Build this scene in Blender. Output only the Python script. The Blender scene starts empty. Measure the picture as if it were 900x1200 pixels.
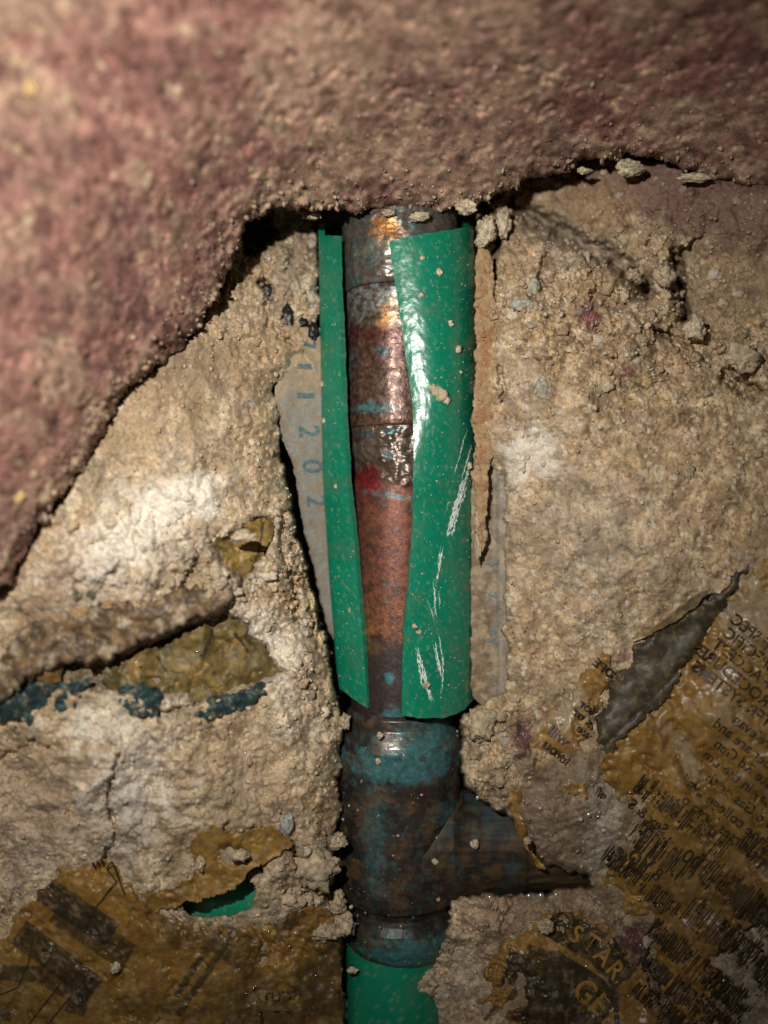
import bpy, math, random
import numpy as np
rng = np.random.default_rng(7)
random.seed(7)
scene = bpy.context.scene
COL = scene.collection
MM = 0.001
D = 190.0            # camera to the reference plane of the wall, mm
K = 0.178            # mm on that plane per photo pixel

# ------------------------------------------------------------------ camera, light, exposure
cam_d = bpy.data.cameras.new('camera')
cam = bpy.data.objects.new('camera', cam_d); COL.objects.link(cam)
cam.location = (0, -D*MM, 0); cam.rotation_euler = (math.pi/2, 0, 0)
cam_d.sensor_fit = 'VERTICAL'
cam_d.lens = 4.3
cam_d.sensor_height = 2*4.3*(600*K/D); cam_d.sensor_width = cam_d.sensor_height*0.75
cam_d.clip_start = 0.005; cam_d.clip_end = 5
cam_d.dof.use_dof = True; cam_d.dof.focus_distance = 0.188; cam_d.dof.aperture_fstop = 0.68
scene.camera = cam
w = bpy.data.worlds.new('World'); scene.world = w; w.use_nodes = True
w.node_tree.nodes['Background'].inputs[0].default_value = (1.0, 0.93, 0.82, 1)
w.node_tree.nodes['Background'].inputs[1].default_value = 0.035
ld = bpy.data.lights.new('phone_flash', 'SPOT')
flash = bpy.data.objects.new('phone_flash', ld); COL.objects.link(flash)
ld.energy = 1.95; ld.shadow_soft_size = 0.0022; ld.color = (1.0, 0.965, 0.905)
ld.spot_size = math.radians(92); ld.spot_blend = 1.0
FL = np.array([-0.034, -0.190, 0.040]); flash.location = FL
from mathutils import Vector
flash.rotation_euler = (Vector((-0.027, 0, 0.023)) - Vector(FL)).to_track_quat('-Z', 'Y').to_euler()
vs = scene.view_settings
vs.view_transform = 'Standard'; vs.look = 'None'; vs.exposure = 0.0; vs.gamma = 1.0
scene.cycles.use_denoising = False
scene.cycles.max_bounces = 6

# ------------------------------------------------------------------ numbers: noise, distances
_P = np.random.default_rng(3).permutation(4096).astype(np.int32)
_A = np.random.default_rng(5).uniform(0, 2*np.pi, 4096)
_GX, _GY = np.cos(_A).astype(np.float32), np.sin(_A).astype(np.float32)
_R = np.random.default_rng(9).random((4096, 4)).astype(np.float32)
_G3 = np.random.default_rng(11).normal(size=(4096, 3)).astype(np.float32)
_G3 /= np.linalg.norm(_G3, axis=1, keepdims=True)
def h2(i, j): return _P[(_P[i & 4095] + j) & 4095]
def noise2(x, y):
    x = np.asarray(x, np.float32); y = np.asarray(y, np.float32)
    xi = np.floor(x).astype(np.int32); yi = np.floor(y).astype(np.int32)
    fx = x-xi; fy = y-yi
    u = fx*fx*fx*(fx*(fx*6-15)+10); v = fy*fy*fy*(fy*(fy*6-15)+10)
    def g(a, b):
        h = h2(xi+a, yi+b); return _GX[h]*(fx-a) + _GY[h]*(fy-b)
    a = g(0, 0); b = g(1, 0); c = g(0, 1); d = g(1, 1)
    return 1.45*((a+(b-a)*u) + ((c+(d-c)*u)-(a+(b-a)*u))*v)
def fbm2(x, y, s, oct=4, gain=.5, seed=0):
    r = 0; a = 1
    for o in range(oct):
        r = r + a*noise2(x/s + 17.3*seed + 5.1*o, y/s - 9.7*seed + 3.3*o); a *= gain; s = s/2.03
    return r
def noise3(x, y, z):
    x, y, z = (np.asarray(q, np.float32) for q in (x, y, z))
    xi, yi, zi = (np.floor(q).astype(np.int32) for q in (x, y, z))
    f = (x-xi, y-yi, z-zi); s = [q*q*(3-2*q) for q in f]
    r = 0
    for a in (0, 1):
        for b in (0, 1):
            for c in (0, 1):
                h = _P[(h2(xi+a, yi+b) + zi+c) & 4095]; g = _G3[h]
                d = g[..., 0]*(f[0]-a) + g[..., 1]*(f[1]-b) + g[..., 2]*(f[2]-c)
                r = r + d*(s[0] if a else 1-s[0])*(s[1] if b else 1-s[1])*(s[2] if c else 1-s[2])
    return 1.5*r
def fbm3(x, y, z, s, oct=4, gain=.5, seed=0):
    r = 0; a = 1
    for o in range(oct):
        r = r + a*noise3(x/s+seed*7.7+o*3.1, y/s+seed*3.9, z/s-seed*5.3); a *= gain; s = s/2.03
    return r
def worley(x, y, s, seed=0):
    """distance to the nearest jittered point (in cells) and four random numbers of that cell"""
    x = np.asarray(x, np.float32)/s + 31.7*seed; y = np.asarray(y, np.float32)/s - 13.9*seed
    xi = np.floor(x).astype(np.int32); yi = np.floor(y).astype(np.int32)
    best = np.full(x.shape, 9, np.float32); bid = np.zeros(x.shape, np.int32)
    for a in (-1, 0, 1):
        for b in (-1, 0, 1):
            h = h2(xi+a, yi+b)
            d = (xi+a+_R[h, 0]-x)**2 + (yi+b+_R[h, 1]-y)**2
            m = d < best; best = np.where(m, d, best); bid = np.where(m, h, bid)
    return np.sqrt(best), _R[(bid*7+13) & 4095]
def sst(a, b, x):
    t = np.clip((x-a)/(b-a), 0, 1); return t*t*(3-2*t)
def poly_sd(x, y, poly):
    """signed distance in pixels, positive inside"""
    P = np.array(poly, np.float32); d = np.full(x.shape, 1e9, np.float32); ins = np.zeros(x.shape, bool)
    n = len(P)
    for i in range(n):
        ax, ay = P[i]; bx, by = P[(i+1) % n]
        ex, ey = bx-ax, by-ay; L = ex*ex+ey*ey+1e-9
        t = np.clip(((x-ax)*ex+(y-ay)*ey)/L, 0, 1)
        d = np.minimum(d, (x-ax-t*ex)**2 + (y-ay-t*ey)**2)
        if ay != by:
            c = ((ay > y) != (by > y)) & (x < (bx-ax)*(y-ay)/(by-ay)+ax); ins ^= c
    d = np.sqrt(d); return np.where(ins, d, -d)
def line_d(x, y, pts):
    d = np.full(x.shape, 1e9, np.float32)
    for (ax, ay), (bx, by) in zip(pts[:-1], pts[1:]):
        ex, ey = bx-ax, by-ay; L = ex*ex+ey*ey+1e-9
        t = np.clip(((x-ax)*ex+(y-ay)*ey)/L, 0, 1)
        d = np.minimum(d, (x-ax-t*ex)**2 + (y-ay-t*ey)**2)
    return np.sqrt(d)
def blob(x, y, cx, cy, rx, ry, rot=0, soft=.5, warp=.35, seed=1, ws=28):
    c, s = math.cos(math.radians(rot)), math.sin(math.radians(rot))
    dx, dy = x-cx, y-cy
    u = (dx*c+dy*s)/rx; v = (-dx*s+dy*c)/ry
    r = np.sqrt(u*u+v*v) + warp*fbm2(x, y, ws, 4, .6, seed)
    return 1-sst(1-soft, 1+soft*.4, r)
def idw(x, y, pts, s=45):
    num = 0; den = 0
    for (px, py, h) in pts:
        q = 1/((x-px)**2+(y-py)**2+s*s)**2; num = num+q*h; den = den+q
    return num/den
def tps(x, y, pts, lam=3e-3):
    P = np.array(pts, float)/100; n = len(P); d = np.hypot(P[:, None, 0]-P[None, :, 0], P[:, None, 1]-P[None, :, 1])
    U = lambda r: np.where(r > 1e-9, r*r*np.log(r+1e-12), 0)
    A = np.zeros((n+3, n+3)); A[:n, :n] = U(d)+np.eye(n)*lam*100; A[:n, n:] = np.c_[np.ones(n), P[:, :2]]; A[n:, :n] = A[:n, n:].T
    wv = np.linalg.solve(A, np.r_[P[:, 2]*100, 0, 0, 0]); x = np.asarray(x, float)/100; y = np.asarray(y, float)/100
    r = wv[n]+wv[n+1]*x+wv[n+2]*y
    for k in range(n): r = r+wv[k]*U(np.hypot(x-P[k, 0], y-P[k, 1]))
    return r
def W(px, py, h):
    """the point of the place seen at photo pixel (px, py) that stands h mm in front of the wall plane, metres"""
    s = (D-h)/D*K
    return np.stack([(px-450)*s*MM, -h*MM+0*px, (600-py)*s*MM], -1)
def mix(a, b, t):
    t = np.asarray(t)[..., None]; return a*(1-t)+np.array(b, np.float32)*t

# ------------------------------------------------------------------ meshes
def mesh_from(name, V, F, cols=None, smooth=True):
    """V (n,3) metres; F (m,4) or (m,3); cols (n,4)"""
    me = bpy.data.meshes.new(name); V = np.ascontiguousarray(V, np.float32); F = np.ascontiguousarray(F, np.int32)
    m, k = F.shape
    me.vertices.add(len(V)); me.vertices.foreach_set('co', V.ravel())
    me.loops.add(m*k); me.loops.foreach_set('vertex_index', F.ravel())
    me.polygons.add(m); me.polygons.foreach_set('loop_start', np.arange(0, m*k, k, dtype=np.int32))
    me.update(calc_edges=True)
    if smooth: me.polygons.foreach_set('use_smooth', np.ones(m, bool))
    if cols is not None:
        a = me.color_attributes.new('Col', 'FLOAT_COLOR', 'POINT')
        a.data.foreach_set('color', np.ascontiguousarray(cols, np.float32).ravel())
    me.validate(); return me
def obj(name, me, mat, parent=None, **props):
    o = bpy.data.objects.new(name, me); COL.objects.link(o)
    if me is not None and mat is not None: me.materials.append(mat)
    if parent is not None: o.parent = parent
    for k, v in props.items(): o[k] = v
    return o
def empty(name, loc, label, category, group=None):
    o = bpy.data.objects.new(name, None); COL.objects.link(o); o.location = loc; o.empty_display_size = .005
    o['label'] = label; o['category'] = category
    if group: o['group'] = group
    return o
def under(child, parent):
    child.parent = parent; child.matrix_parent_inverse = parent.matrix_basis.inverted(); return child
def grid_faces(nr, nc):
    i = np.arange((nr-1)*(nc-1)); r = i//(nc-1); c = i % (nc-1); a = r*nc+c
    return np.stack([a, a+nc, a+nc+1, a+1], 1)
def compact(V, F, C):
    used = np.zeros(len(V), bool); used[F.ravel()] = True
    idx = np.cumsum(used)-1
    return V[used], idx[F], (C[used] if C is not None else None)

def material(name, base=None, rough=.85, bump=.4, bscale=2500., spec=.35, metal=0., var=.25, vscale=1500., gloss_rough=.22, use_attr=True, sss=0., aniso=None):
    m = bpy.data.materials.new(name); m.use_nodes = True; nt = m.node_tree; N = nt.nodes; L = nt.links
    b = N['Principled BSDF']
    tc = N.new('ShaderNodeTexCoord')
    nz = N.new('ShaderNodeTexNoise'); nz.inputs['Scale'].default_value = vscale; nz.inputs['Detail'].default_value = 5; nz.inputs['Roughness'].default_value = .65
    src = tc.outputs['Object']
    if aniso:
        mp = N.new('ShaderNodeMapping'); mp.inputs['Scale'].default_value = aniso; L.new(src, mp.inputs['Vector']); src = mp.outputs['Vector']
    L.new(src, nz.inputs['Vector'])
    mr = N.new('ShaderNodeMapRange'); mr.inputs[1].default_value = .3; mr.inputs[2].default_value = .7
    mr.inputs[3].default_value = 1-var; mr.inputs[4].default_value = 1+var
    L.new(nz.outputs['Fac'], mr.inputs[0])
    mx = N.new('ShaderNodeVectorMath'); mx.operation = 'SCALE'; L.new(mr.outputs[0], mx.inputs['Scale'])
    if use_attr:
        at = N.new('ShaderNodeAttribute'); at.attribute_name = 'Col'; L.new(at.outputs['Color'], mx.inputs[0])
        rr = N.new('ShaderNodeMapRange'); rr.inputs[3].default_value = rough; rr.inputs[4].default_value = gloss_rough
        L.new(at.outputs['Alpha'], rr.inputs[0]); L.new(rr.outputs[0], b.inputs['Roughness'])
    else:
        mx.inputs[0].default_value = base; b.inputs['Roughness'].default_value = rough
    L.new(mx.outputs[0], b.inputs['Base Color'])
    b.inputs['Specular IOR Level'].default_value = spec; b.inputs['Metallic'].default_value = metal
    if sss:
        b.inputs['Subsurface Weight'].default_value = sss; b.inputs['Subsurface Scale'].default_value = .0015
    if bump:
        n2 = N.new('ShaderNodeTexNoise'); n2.inputs['Scale'].default_value = bscale; n2.inputs['Detail'].default_value = 4
        L.new(src, n2.inputs['Vector'])
        bp = N.new('ShaderNodeBump'); bp.inputs['Strength'].default_value = bump; bp.inputs['Distance'].default_value = .0003
        L.new(n2.outputs['Fac'], bp.inputs['Height']); L.new(bp.outputs[0], b.inputs['Normal'])
    return m

M_mortar = material('sandy_mortar', rough=.9, bump=.42, bscale=2200, spec=.3, var=.22, vscale=2600)
M_brick = material('red_brick', rough=.95, bump=.4, bscale=1500, spec=.2, var=.22, vscale=1800)
M_grain = material('sand_grain', rough=.7, bump=0, spec=.5, var=.15)
M_green = material('green_plastic', rough=.55, bump=.22, bscale=1100, spec=.55, var=.10, vscale=900, gloss_rough=.27, sss=0)
M_copper = material('tarnished_copper', rough=.6, bump=.24, bscale=1900, spec=.5, metal=.45, var=.5, vscale=1100, gloss_rough=.27)
M_tee = material('patinated_copper', rough=.55, bump=.25, bscale=1200, spec=.5, metal=.25, var=.4, vscale=900, gloss_rough=.25)
M_branch = material('oxidised_branch_copper', rough=.55, bump=.35, bscale=700, spec=.4, metal=.2, var=.55, vscale=700, aniso=(.06, 1, 1))
M_paper = material('wet_yellowed_paper', rough=.65, bump=.22, bscale=1300, spec=.45, var=.30, vscale=800, gloss_rough=.26)
M_ink = material('faded_ink', base=(.040, .027, .013), rough=.55, bump=0, var=.4, vscale=2500, use_attr=False)
M_teal_ink = material('teal_ink', base=(.10, .155, .165), rough=.8, bump=0, var=.7, vscale=3000, use_attr=False)
M_film = material('dusty_film', rough=.8, bump=.4, bscale=1600, spec=.4, var=.2, vscale=1400, gloss_rough=.35)
M_scuff = material('pale_scuff', base=(.55, .60, .54), rough=.7, bump=.3, var=.35, vscale=3000, use_attr=False)
M_tar = material('black_tar', base=(.012, .010, .010), rough=.35, bump=.6, bscale=1200, use_attr=False, var=.3)
M_drop_glint = material('wet_glint', base=(.75, .72, .66), rough=.22, bump=0, spec=1.0, metal=.8, var=.1, use_attr=False)  # pale metallic base stands in for the glint on the droplets

# ------------------------------------------------------------------ outlines traced on the wall (photo pixels)
BRICK = [(-90, 800), (-40, 735), (0, 692), (28, 655), (58, 603), (95, 553), (122, 500), (150, 455), (190, 425), (232, 387), (262, 335), (275, 298),
         (287, 262), (312, 248), (345, 243), (400, 250), (440, 243), (490, 252), (540, 245), (565, 236), (600, 222), (640, 205), (690, 190),
         (730, 184), (775, 190), (815, 204), (980, 240), (980, -110), (-90, -110)]
CHASE = [(374, 215), (374, 440), (345, 430), (322, 452), (326, 502), (335, 560), (345, 620), (362, 680), (380, 740), (392, 800), (401, 835), (401, 900), (397, 960),
         (393, 1000), (390, 1040), (402, 1080), (405, 1110), (398, 1140), (410, 1180), (414, 1290), (525, 1290), (508, 1185), (486, 1148), (500, 1128),
         (525, 1090), (532, 1053), (640, 1046), (694, 1038), (690, 1027), (640, 1012), (618, 985), (600, 958), (560, 938), (545, 920), (540, 870),
         (545, 835), (592, 812), (590, 560), (562, 540), (560, 215)]
HOLE = [(213, 1056), (225, 1048), (262, 1045), (270, 1030), (285, 1014), (301, 1010), (309, 1022), (300, 1040), (296, 1062), (280, 1070), (250, 1074), (222, 1073)]
HL = [(-60, 720, 26), (0, 700, 24), (100, 600, 19), (150, 640, 22), (60, 720, 23), (230, 420, 11), (160, 475, 16), (60, 630, 22), (270, 370, 1), (330, 290, -9), (345, 360, -7), (345, 430, -6),
      (300, 500, 5), (330, 600, 4), (250, 600, 15), (360, 760, 2), (0, 830, 20), (150, 830, 19), (300, 830, 11), (0, 900, 13), (130, 900, 20), (150, 1000, 13),
      (250, 950, 12), (350, 900, 8), (392, 900, 1), (0, 1000, 9), (100, 1060, 8), (200, 1100, 6), (0, 1200, 7), (200, 1200, 3), (350, 1040, 4), (350, 1150, -1),
      (392, 1120, -3), (400, 1200, -9), (-60, 1000, 10), (-60, 1250, 8), (300, 240, -15), (290, 300, -8), (360, 260, -9), (235, 350, 3)]
HR = [(565, 300, -5), (565, 450, -4), (565, 600, -5), (600, 300, 0), (600, 400, 3), (620, 520, 7), (700, 330, 0), (780, 300, -6), (640, 235, -14), (700, 260, -12), (760, 230, -4), (900, 250, 4), (870, 330, -6), (830, 330, -7),
      (850, 420, 2), (750, 450, 6), (900, 500, 8), (700, 600, 8), (620, 700, 4), (600, 780, 1), (900, 650, 10), (800, 760, 7), (700, 760, 6), (580, 860, 2), (555, 900, -1),
      (640, 880, 5), (640, 960, 6), (700, 1000, 2), (720, 1030, -2), (800, 900, 8), (900, 900, 12), (850, 1050, 8), (900, 1200, 10), (750, 1150, 3), (620, 1100, 1),
      (540, 1100, -2), (520, 1160, -6), (600, 1190, 2), (700, 1060, -3), (560, 240, -18), (600, 230, -18), (960, 700, 10), (960, 300, 2)]
CRACKS = [([(560, 232), (585, 262), (582, 290), (574, 330)], 4, 7), ([(600, 240), (640, 262), (690, 290), (722, 305), (745, 330), (760, 345)], 9, 14), ([(790, 300), (796, 330), (803, 372)], 5, 12), ([(765, 385), (790, 400), (815, 430)], 4, 4),
          ([(850, 440), (868, 456), (892, 462)], 6, 7), ([(690, 300), (700, 330), (695, 350)], 3, 3), ([(640, 300), (632, 330), (645, 345)], 3, 3), ([(585, 430), (590, 470)], 2.5, 3),
          ([(318, 345), (312, 370), (325, 392), (345, 405)], 2.5, 2.5), ([(335, 600), (328, 640), (345, 680), (350, 730)], 3, 3.5), ([(345, 640), (362, 700), (375, 760)], 3, 3),
          ([(140, 885), (128, 930), (132, 985), (122, 1008)], 3, 3.5), ([(270, 965), (245, 990), (228, 1010)], 3, 3), ([(0, 890), (40, 870), (60, 880)], 2.5, 2), ([(165, 840), (210, 830), (255, 815)], 3, 3),
          ([(345, 1000), (375, 1035), (385, 1055)], 3, 4), ([(570, 1195), (600, 1160), (605, 1120)], 3, 3), ([(215, 690), (232, 650), (228, 640)], 3, 3), ([(640, 860), (665, 850)], 3, 2)]

# ------------------------------------------------------------------ mortar: one relief for the whole wall behind the brick
STEP = 1.3
gx = np.arange(-60, 961, STEP, dtype=np.float32); gy = np.arange(170, 1262, STEP, dtype=np.float32)
X, Y = np.meshgrid(gx, gy)
def up(fn, cs=6):
    """evaluate fn on a coarse grid, read it back by bilinear interpolation"""
    cx = np.arange(gx[0]-cs, gx[-1]+2*cs, cs); cy = np.arange(gy[0]-cs, gy[-1]+2*cs, cs)
    A = fn(*np.meshgrid(cx, cy)).astype(np.float32)
    return lambda x, y: bil(A, (np.asarray(x)-cx[0])/cs, (np.asarray(y)-cy[0])/cs)
def bil(A, u, v):
    u = np.clip(u, 0, A.shape[1]-1.001); v = np.clip(v, 0, A.shape[0]-1.001)
    i = u.astype(int); j = v.astype(int); fu = u-i; fv = v-j
    return (A[j, i]*(1-fu)+A[j, i+1]*fu)*(1-fv) + (A[j+1, i]*(1-fu)+A[j+1, i+1]*fu)*fv
def smooth_h(x, y):
    h = np.where(x < 466, tps(x, y, HL, .01), tps(x, y, HR, .01))
    return h + 1.6*fbm2(x, y, 110, 3, .5, 2)
Hs = up(smooth_h, 5)
wx = X + 5*fbm2(X, Y, 26, 4, .6, 4); wy = Y + 5*fbm2(X, Y, 26, 4, .6, 5)
sd_ch = -poly_sd(wx, wy, CHASE); sd_ho = -poly_sd(X+2.5*fbm2(X, Y, 12, 3, .6, 6), Y+2.5*fbm2(X, Y, 12, 3, .6, 7), HOLE)
sd_br = poly_sd(X, Y, BRICK)
PAPERS = {
 'right': [(960, 600), (905, 640), (880, 662), (845, 715), (800, 785), (755, 842), (712, 880), (700, 900), (712, 925), (735, 945), (745, 975), (725, 1010), (700, 1030), (720, 1055),
           (770, 1090), (770, 1140), (790, 1200), (800, 1260), (870, 1260), (850, 1180), (855, 1120), (880, 1080), (960, 1040)],
 'lobe': [(618, 858), (640, 840), (662, 812), (680, 785), (705, 764), (722, 775), (704, 822), (692, 872), (684, 905), (690, 940), (660, 925), (628, 900)],
 'star': [(560, 1150), (585, 1108), (640, 1072), (662, 1068), (705, 1082), (752, 1125), (776, 1200), (790, 1262), (560, 1262)],
 'left': [(-60, 1130), (0, 1092), (28, 1062), (45, 1040), (92, 1012), (128, 1008), (160, 1048), (212, 1080), (262, 1085), (330, 1080), (368, 1055), (388, 1072), (400, 1100), (400, 1150), (412, 1262), (-60, 1262)],
 'brown': [(222, 985), (248, 968), (282, 976), (312, 968), (338, 980), (344, 992), (310, 1012), (292, 1024), (268, 1046), (222, 1056), (180, 1070), (165, 1048), (205, 1040), (232, 1018)],
 'scrap': [(244, 640), (282, 612), (320, 604), (322, 622), (308, 655), (288, 690), (268, 668)],
 'middle': [(120, 800), (150, 770), (198, 752), (262, 722), (292, 730), (312, 758), (336, 786), (306, 806), (240, 824), (185, 818), (140, 822)],
}
pm = {}
for i, (k, p) in enumerate(PAPERS.items()):
    pm[k] = poly_sd(X + 9*fbm2(X, Y, 30, 4, .6, 20+i), Y + 9*fbm2(X, Y, 30, 4, .6, 30+i), p)
pmask = np.max([sst(-4, 8, v) for v in pm.values()], 0)
rough_ = np.clip(blob(X, Y, 740, 360, 230, 130, 15, .6, .3, 2)+blob(X, Y, 190, 660, 150, 60, 10, .6, .3, 3)+.7*blob(X, Y, 570, 870, 60, 90, 0, .5, .2, 4)
                + .8*blob(X, Y, 370, 1030, 60, 60, 0, .6, .3, 5) + .8*blob(X, Y, 560, 1110, 80, 60, -20, .6, .3, 6) + .6*blob(X, Y, 330, 330, 90, 90, 0, .6, .3, 7)
                + .5*blob(X, Y, 360, 760, 50, 190, -10, .6, .2, 8), 0, 1)
Hm = Hs(X, Y)
w1, c1 = worley(X+4*fbm2(X, Y, 18, 3, .6, 8), Y+4*fbm2(X, Y, 18, 3, .6, 9), 15, 1)
w2, c2 = worley(X+1.5*fbm2(X, Y, 8, 2, .6, 8), Y+1.5*fbm2(X, Y, 8, 2, .6, 9), 6.0, 2)
w3, c3 = worley(X, Y, 3.1, 3)
f1 = fbm2(X, Y, 40, 5, .58, 10); f2 = fbm2(X, Y, 9, 3, .6, 11)
ridg = 1-np.abs(fbm2(X, Y, 34, 4, .55, 16))*2
hf = .85*f1 + .26*f2 + (2.3*rough_+.14)*(c1[..., 2]*.9+.3)*(.75-w1)*1.0 + (.70*rough_+.14)*(.6-w2)*c2[..., 1]*1.7 + .15*(.6-w3)*c3[..., 2] + rough_*(1.5*f1+.9*ridg)
pits = sst(.42, .62, fbm2(X, Y, 7, 2, .6, 12)); smear = np.clip(.9*blob(X, Y, 120, 930, 90, 60, 30, .8, .5, 801)+.9*blob(X, Y, 640, 960, 70, 70, 0, .8, .4, 802)+.7*blob(X, Y, 700, 620, 130, 120, 0, .8, .5, 803)+.8*blob(X, Y, 350, 440, 40, 70, 0, .7, .3, 804)+.8*blob(X, Y, 880, 330, 60, 50, 0, .7, .4, 805)+.7*blob(X, Y, 40, 560, 80, 70, 0, .8, .5, 806)+sst(.25, .7, fbm2(X, Y, 120, 3, .5, 17)), 0, 1)
fold = np.clip(blob(X, Y, 190, 920, 200, 100, 10, .8, .4, 807)+.8*blob(X, Y, 640, 930, 90, 90, 0, .8, .4, 808)+.7*blob(X, Y, 330, 720, 70, 150, 0, .8, .3, 809), 0, 1)
hf = hf*(1-.55*smear) + 1.5*fbm2(X+10*f1, Y+10*f1, 75, 3, .5, 19) - 1.3*np.abs(fbm2(X+8*f1, Y, 55, 4, .5, 20)) + fold*2.6*(.45-np.abs(fbm2(X+12*f1, Y, 85, 4, .5, 18))*1.5)
hf = hf - pits*.5
hf = hf*(1-.82*pmask)
for pts, wd, dp in CRACKS:
    d = line_d(X+5*fbm2(X, Y, 14, 3, .6, 14), Y+5*fbm2(X, Y, 14, 3, .6, 15), pts)
    ends = 1.0
    hf = hf - dp*np.exp(-(d/wd)**2)
# side wall of the chase on the left, mouldings
roundL = np.where(X < 470, 16, 7); dropL = np.where(X < 470, 5.0, 2.2)
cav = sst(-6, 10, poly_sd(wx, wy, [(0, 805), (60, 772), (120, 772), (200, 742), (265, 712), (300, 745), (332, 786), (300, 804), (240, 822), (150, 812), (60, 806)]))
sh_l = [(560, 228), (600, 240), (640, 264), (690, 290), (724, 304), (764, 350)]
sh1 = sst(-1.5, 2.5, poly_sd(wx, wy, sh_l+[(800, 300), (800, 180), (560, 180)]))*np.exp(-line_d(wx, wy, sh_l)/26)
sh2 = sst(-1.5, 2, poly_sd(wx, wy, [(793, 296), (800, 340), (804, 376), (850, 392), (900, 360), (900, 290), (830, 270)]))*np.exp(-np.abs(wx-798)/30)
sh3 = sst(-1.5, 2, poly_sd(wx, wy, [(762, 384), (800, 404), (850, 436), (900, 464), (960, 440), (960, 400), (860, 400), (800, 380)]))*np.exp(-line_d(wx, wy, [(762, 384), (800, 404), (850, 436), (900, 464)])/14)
hf = hf*(1-.5*np.maximum(sh1, sh2)) - 9*sh1 - 6*sh2 - 4*sh3
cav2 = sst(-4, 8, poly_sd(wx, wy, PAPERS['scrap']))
hf = hf - 16*blob(X, Y, 300, 272, 22, 26, 35, .4, .4, 811, 14) - 5*blob(X, Y, 312, 338, 8, 14, -30, .5, .4, 812, 9) - 4.5*cav - 3.5*cav2
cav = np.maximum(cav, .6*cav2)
H = Hm + hf - dropL*np.exp(-np.clip(sd_ch, 0, None)/roundL)
floor_h = -35 + 1.2*f1
H = floor_h + (H-floor_h)*sst(-7, 1.5, sd_ch)
H = np.where(X > 1e9, 0, H)
hole_h = -20 + f1
H = hole_h + (H-hole_h)*sst(-4, 1, sd_ho)
H = H - sst(-5, 30, sd_br)*14            # falls back beneath the brick
Harr = H
def Hat(x, y): return bil(Harr, (np.asarray(x, float)-gx[0])/STEP, (np.asarray(y, float)-gy[0])/STEP)

# mortar colour, painted darker in the groove, shelves, hollow and cavities
n1 = sst(-.6, .6, fbm2(X, Y, 90, 5, .6, 40)); n2 = fbm2(X, Y, 22, 4, .65, 41)
C = mix(np.ones(X.shape+(1,), np.float32)*np.array((.40, .29, .17), np.float32), (.47, .375, .25), n1)
C = mix(C, (.38, .25, .14), .55*sst(.1, .7, fbm2(X, Y, 60, 4, .6, 42)))
C = mix(C, (.33, .30, .25), .45*sst(.1, .7, fbm2(X, Y, 75, 4, .6, 43)))
C = mix(C, (.335, .232, .128), .85*sst(500, 640, X)*(1-.5*sst(-.4, .4, n2)))
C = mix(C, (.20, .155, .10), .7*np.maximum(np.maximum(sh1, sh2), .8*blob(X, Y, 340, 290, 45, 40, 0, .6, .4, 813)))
C *= (1+.34*n2)[..., None]
C *= (.80+.40*c2[..., 3])[..., None]; C *= (.80+.40*c3[..., 1])[..., None]
C = mix(C, (.33, .14, .06), (c3[..., 0] > .93)*.6*(w3 < .5)); C = mix(C, (.62, .55, .44), (c2[..., 0] > .88)*.55*(w2 < .5))
C = mix(C, (.07, .06, .05), (c3[..., 3] > .955)*.75*(w3 < .45))
C = mix(C, (.31, .215, .125), .7*blob(X, Y, 220, 440, 150, 85, -40, .8, .5, 821)+.55*blob(X, Y, 260, 900, 130, 80, 0, .8, .6, 822)+.5*blob(X, Y, 40, 900, 70, 60, 0, .8, .6, 823))
C = mix(C, (.23, .16, .092), .6*sst(.12, .6, fbm2(X, Y, 130, 5, .6, 46)))
white = np.clip(.5*blob(X, Y, 160, 630, 120, 60, -30, .8, .5, 50)+.9*blob(X, Y, 128, 650, 48, 30, -25, .7, .5, 51)+.95*blob(X, Y, 205, 592, 62, 26, -25, .7, .5, 52)+.62*blob(X, Y, 622, 530, 46, 32, -20, .7, .7, 53)  # pale mortar patches; the left ones also paint in the flash hot spot
        + .5*blob(X, Y, 150, 920, 60, 70, 25, .8, .7, 54)+.45*blob(X, Y, 325, 770, 40, 50, 0, .8, .6, 55)+.6*blob(X, Y, 705, 970, 24, 60, 15, .7, .5, 56)+.4*blob(X, Y, 120, 850, 60, 26, 0, .8, .7, 57)
        + .4*blob(X, Y, 300, 740, 30, 40, 0, .8, .5, 58) + .35*blob(X, Y, 345, 470, 30, 60, 0, .8, .3, 59), 0, 1)
C = mix(C, (.72, .665, .57), np.clip(white*1.25, 0, 1)*(.6+.35*c2[..., 2]))
grey = np.clip(.7*blob(X, Y, 690, 640, 100, 110, 0, .9, .5, 60)+.8*blob(X, Y, 880, 720, 60, 70, 0, .7, .5, 61)+.6*blob(X, Y, 140, 940, 60, 80, 20, .8, .6, 62)+.8*blob(X, Y, 670, 285, 70, 25, 25, .6, .4, 63)
        + .9*blob(X, Y, 860, 1160, 70, 90, 0, .7, .5, 64)+.6*blob(X, Y, 610, 455, 30, 40, 10, .6, .4, 65), 0, 1)
C = mix(C, (.33, .30, .27), np.clip(grey*.42, 0, 1))
pink = np.clip(blob(X, Y, 640, 960, 70, 70, 0, .7, .5, 66)+.7*blob(X, Y, 40, 960, 80, 70, 0, .8, .5, 67)+.6*blob(X, Y, 590, 1100, 90, 60, 0, .8, .5, 68)+.5*blob(X, Y, 100, 690, 90, 40, 0, .7, .5, 69), 0, 1)
C = mix(C, (.33, .23, .17), pink*.7)
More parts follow.
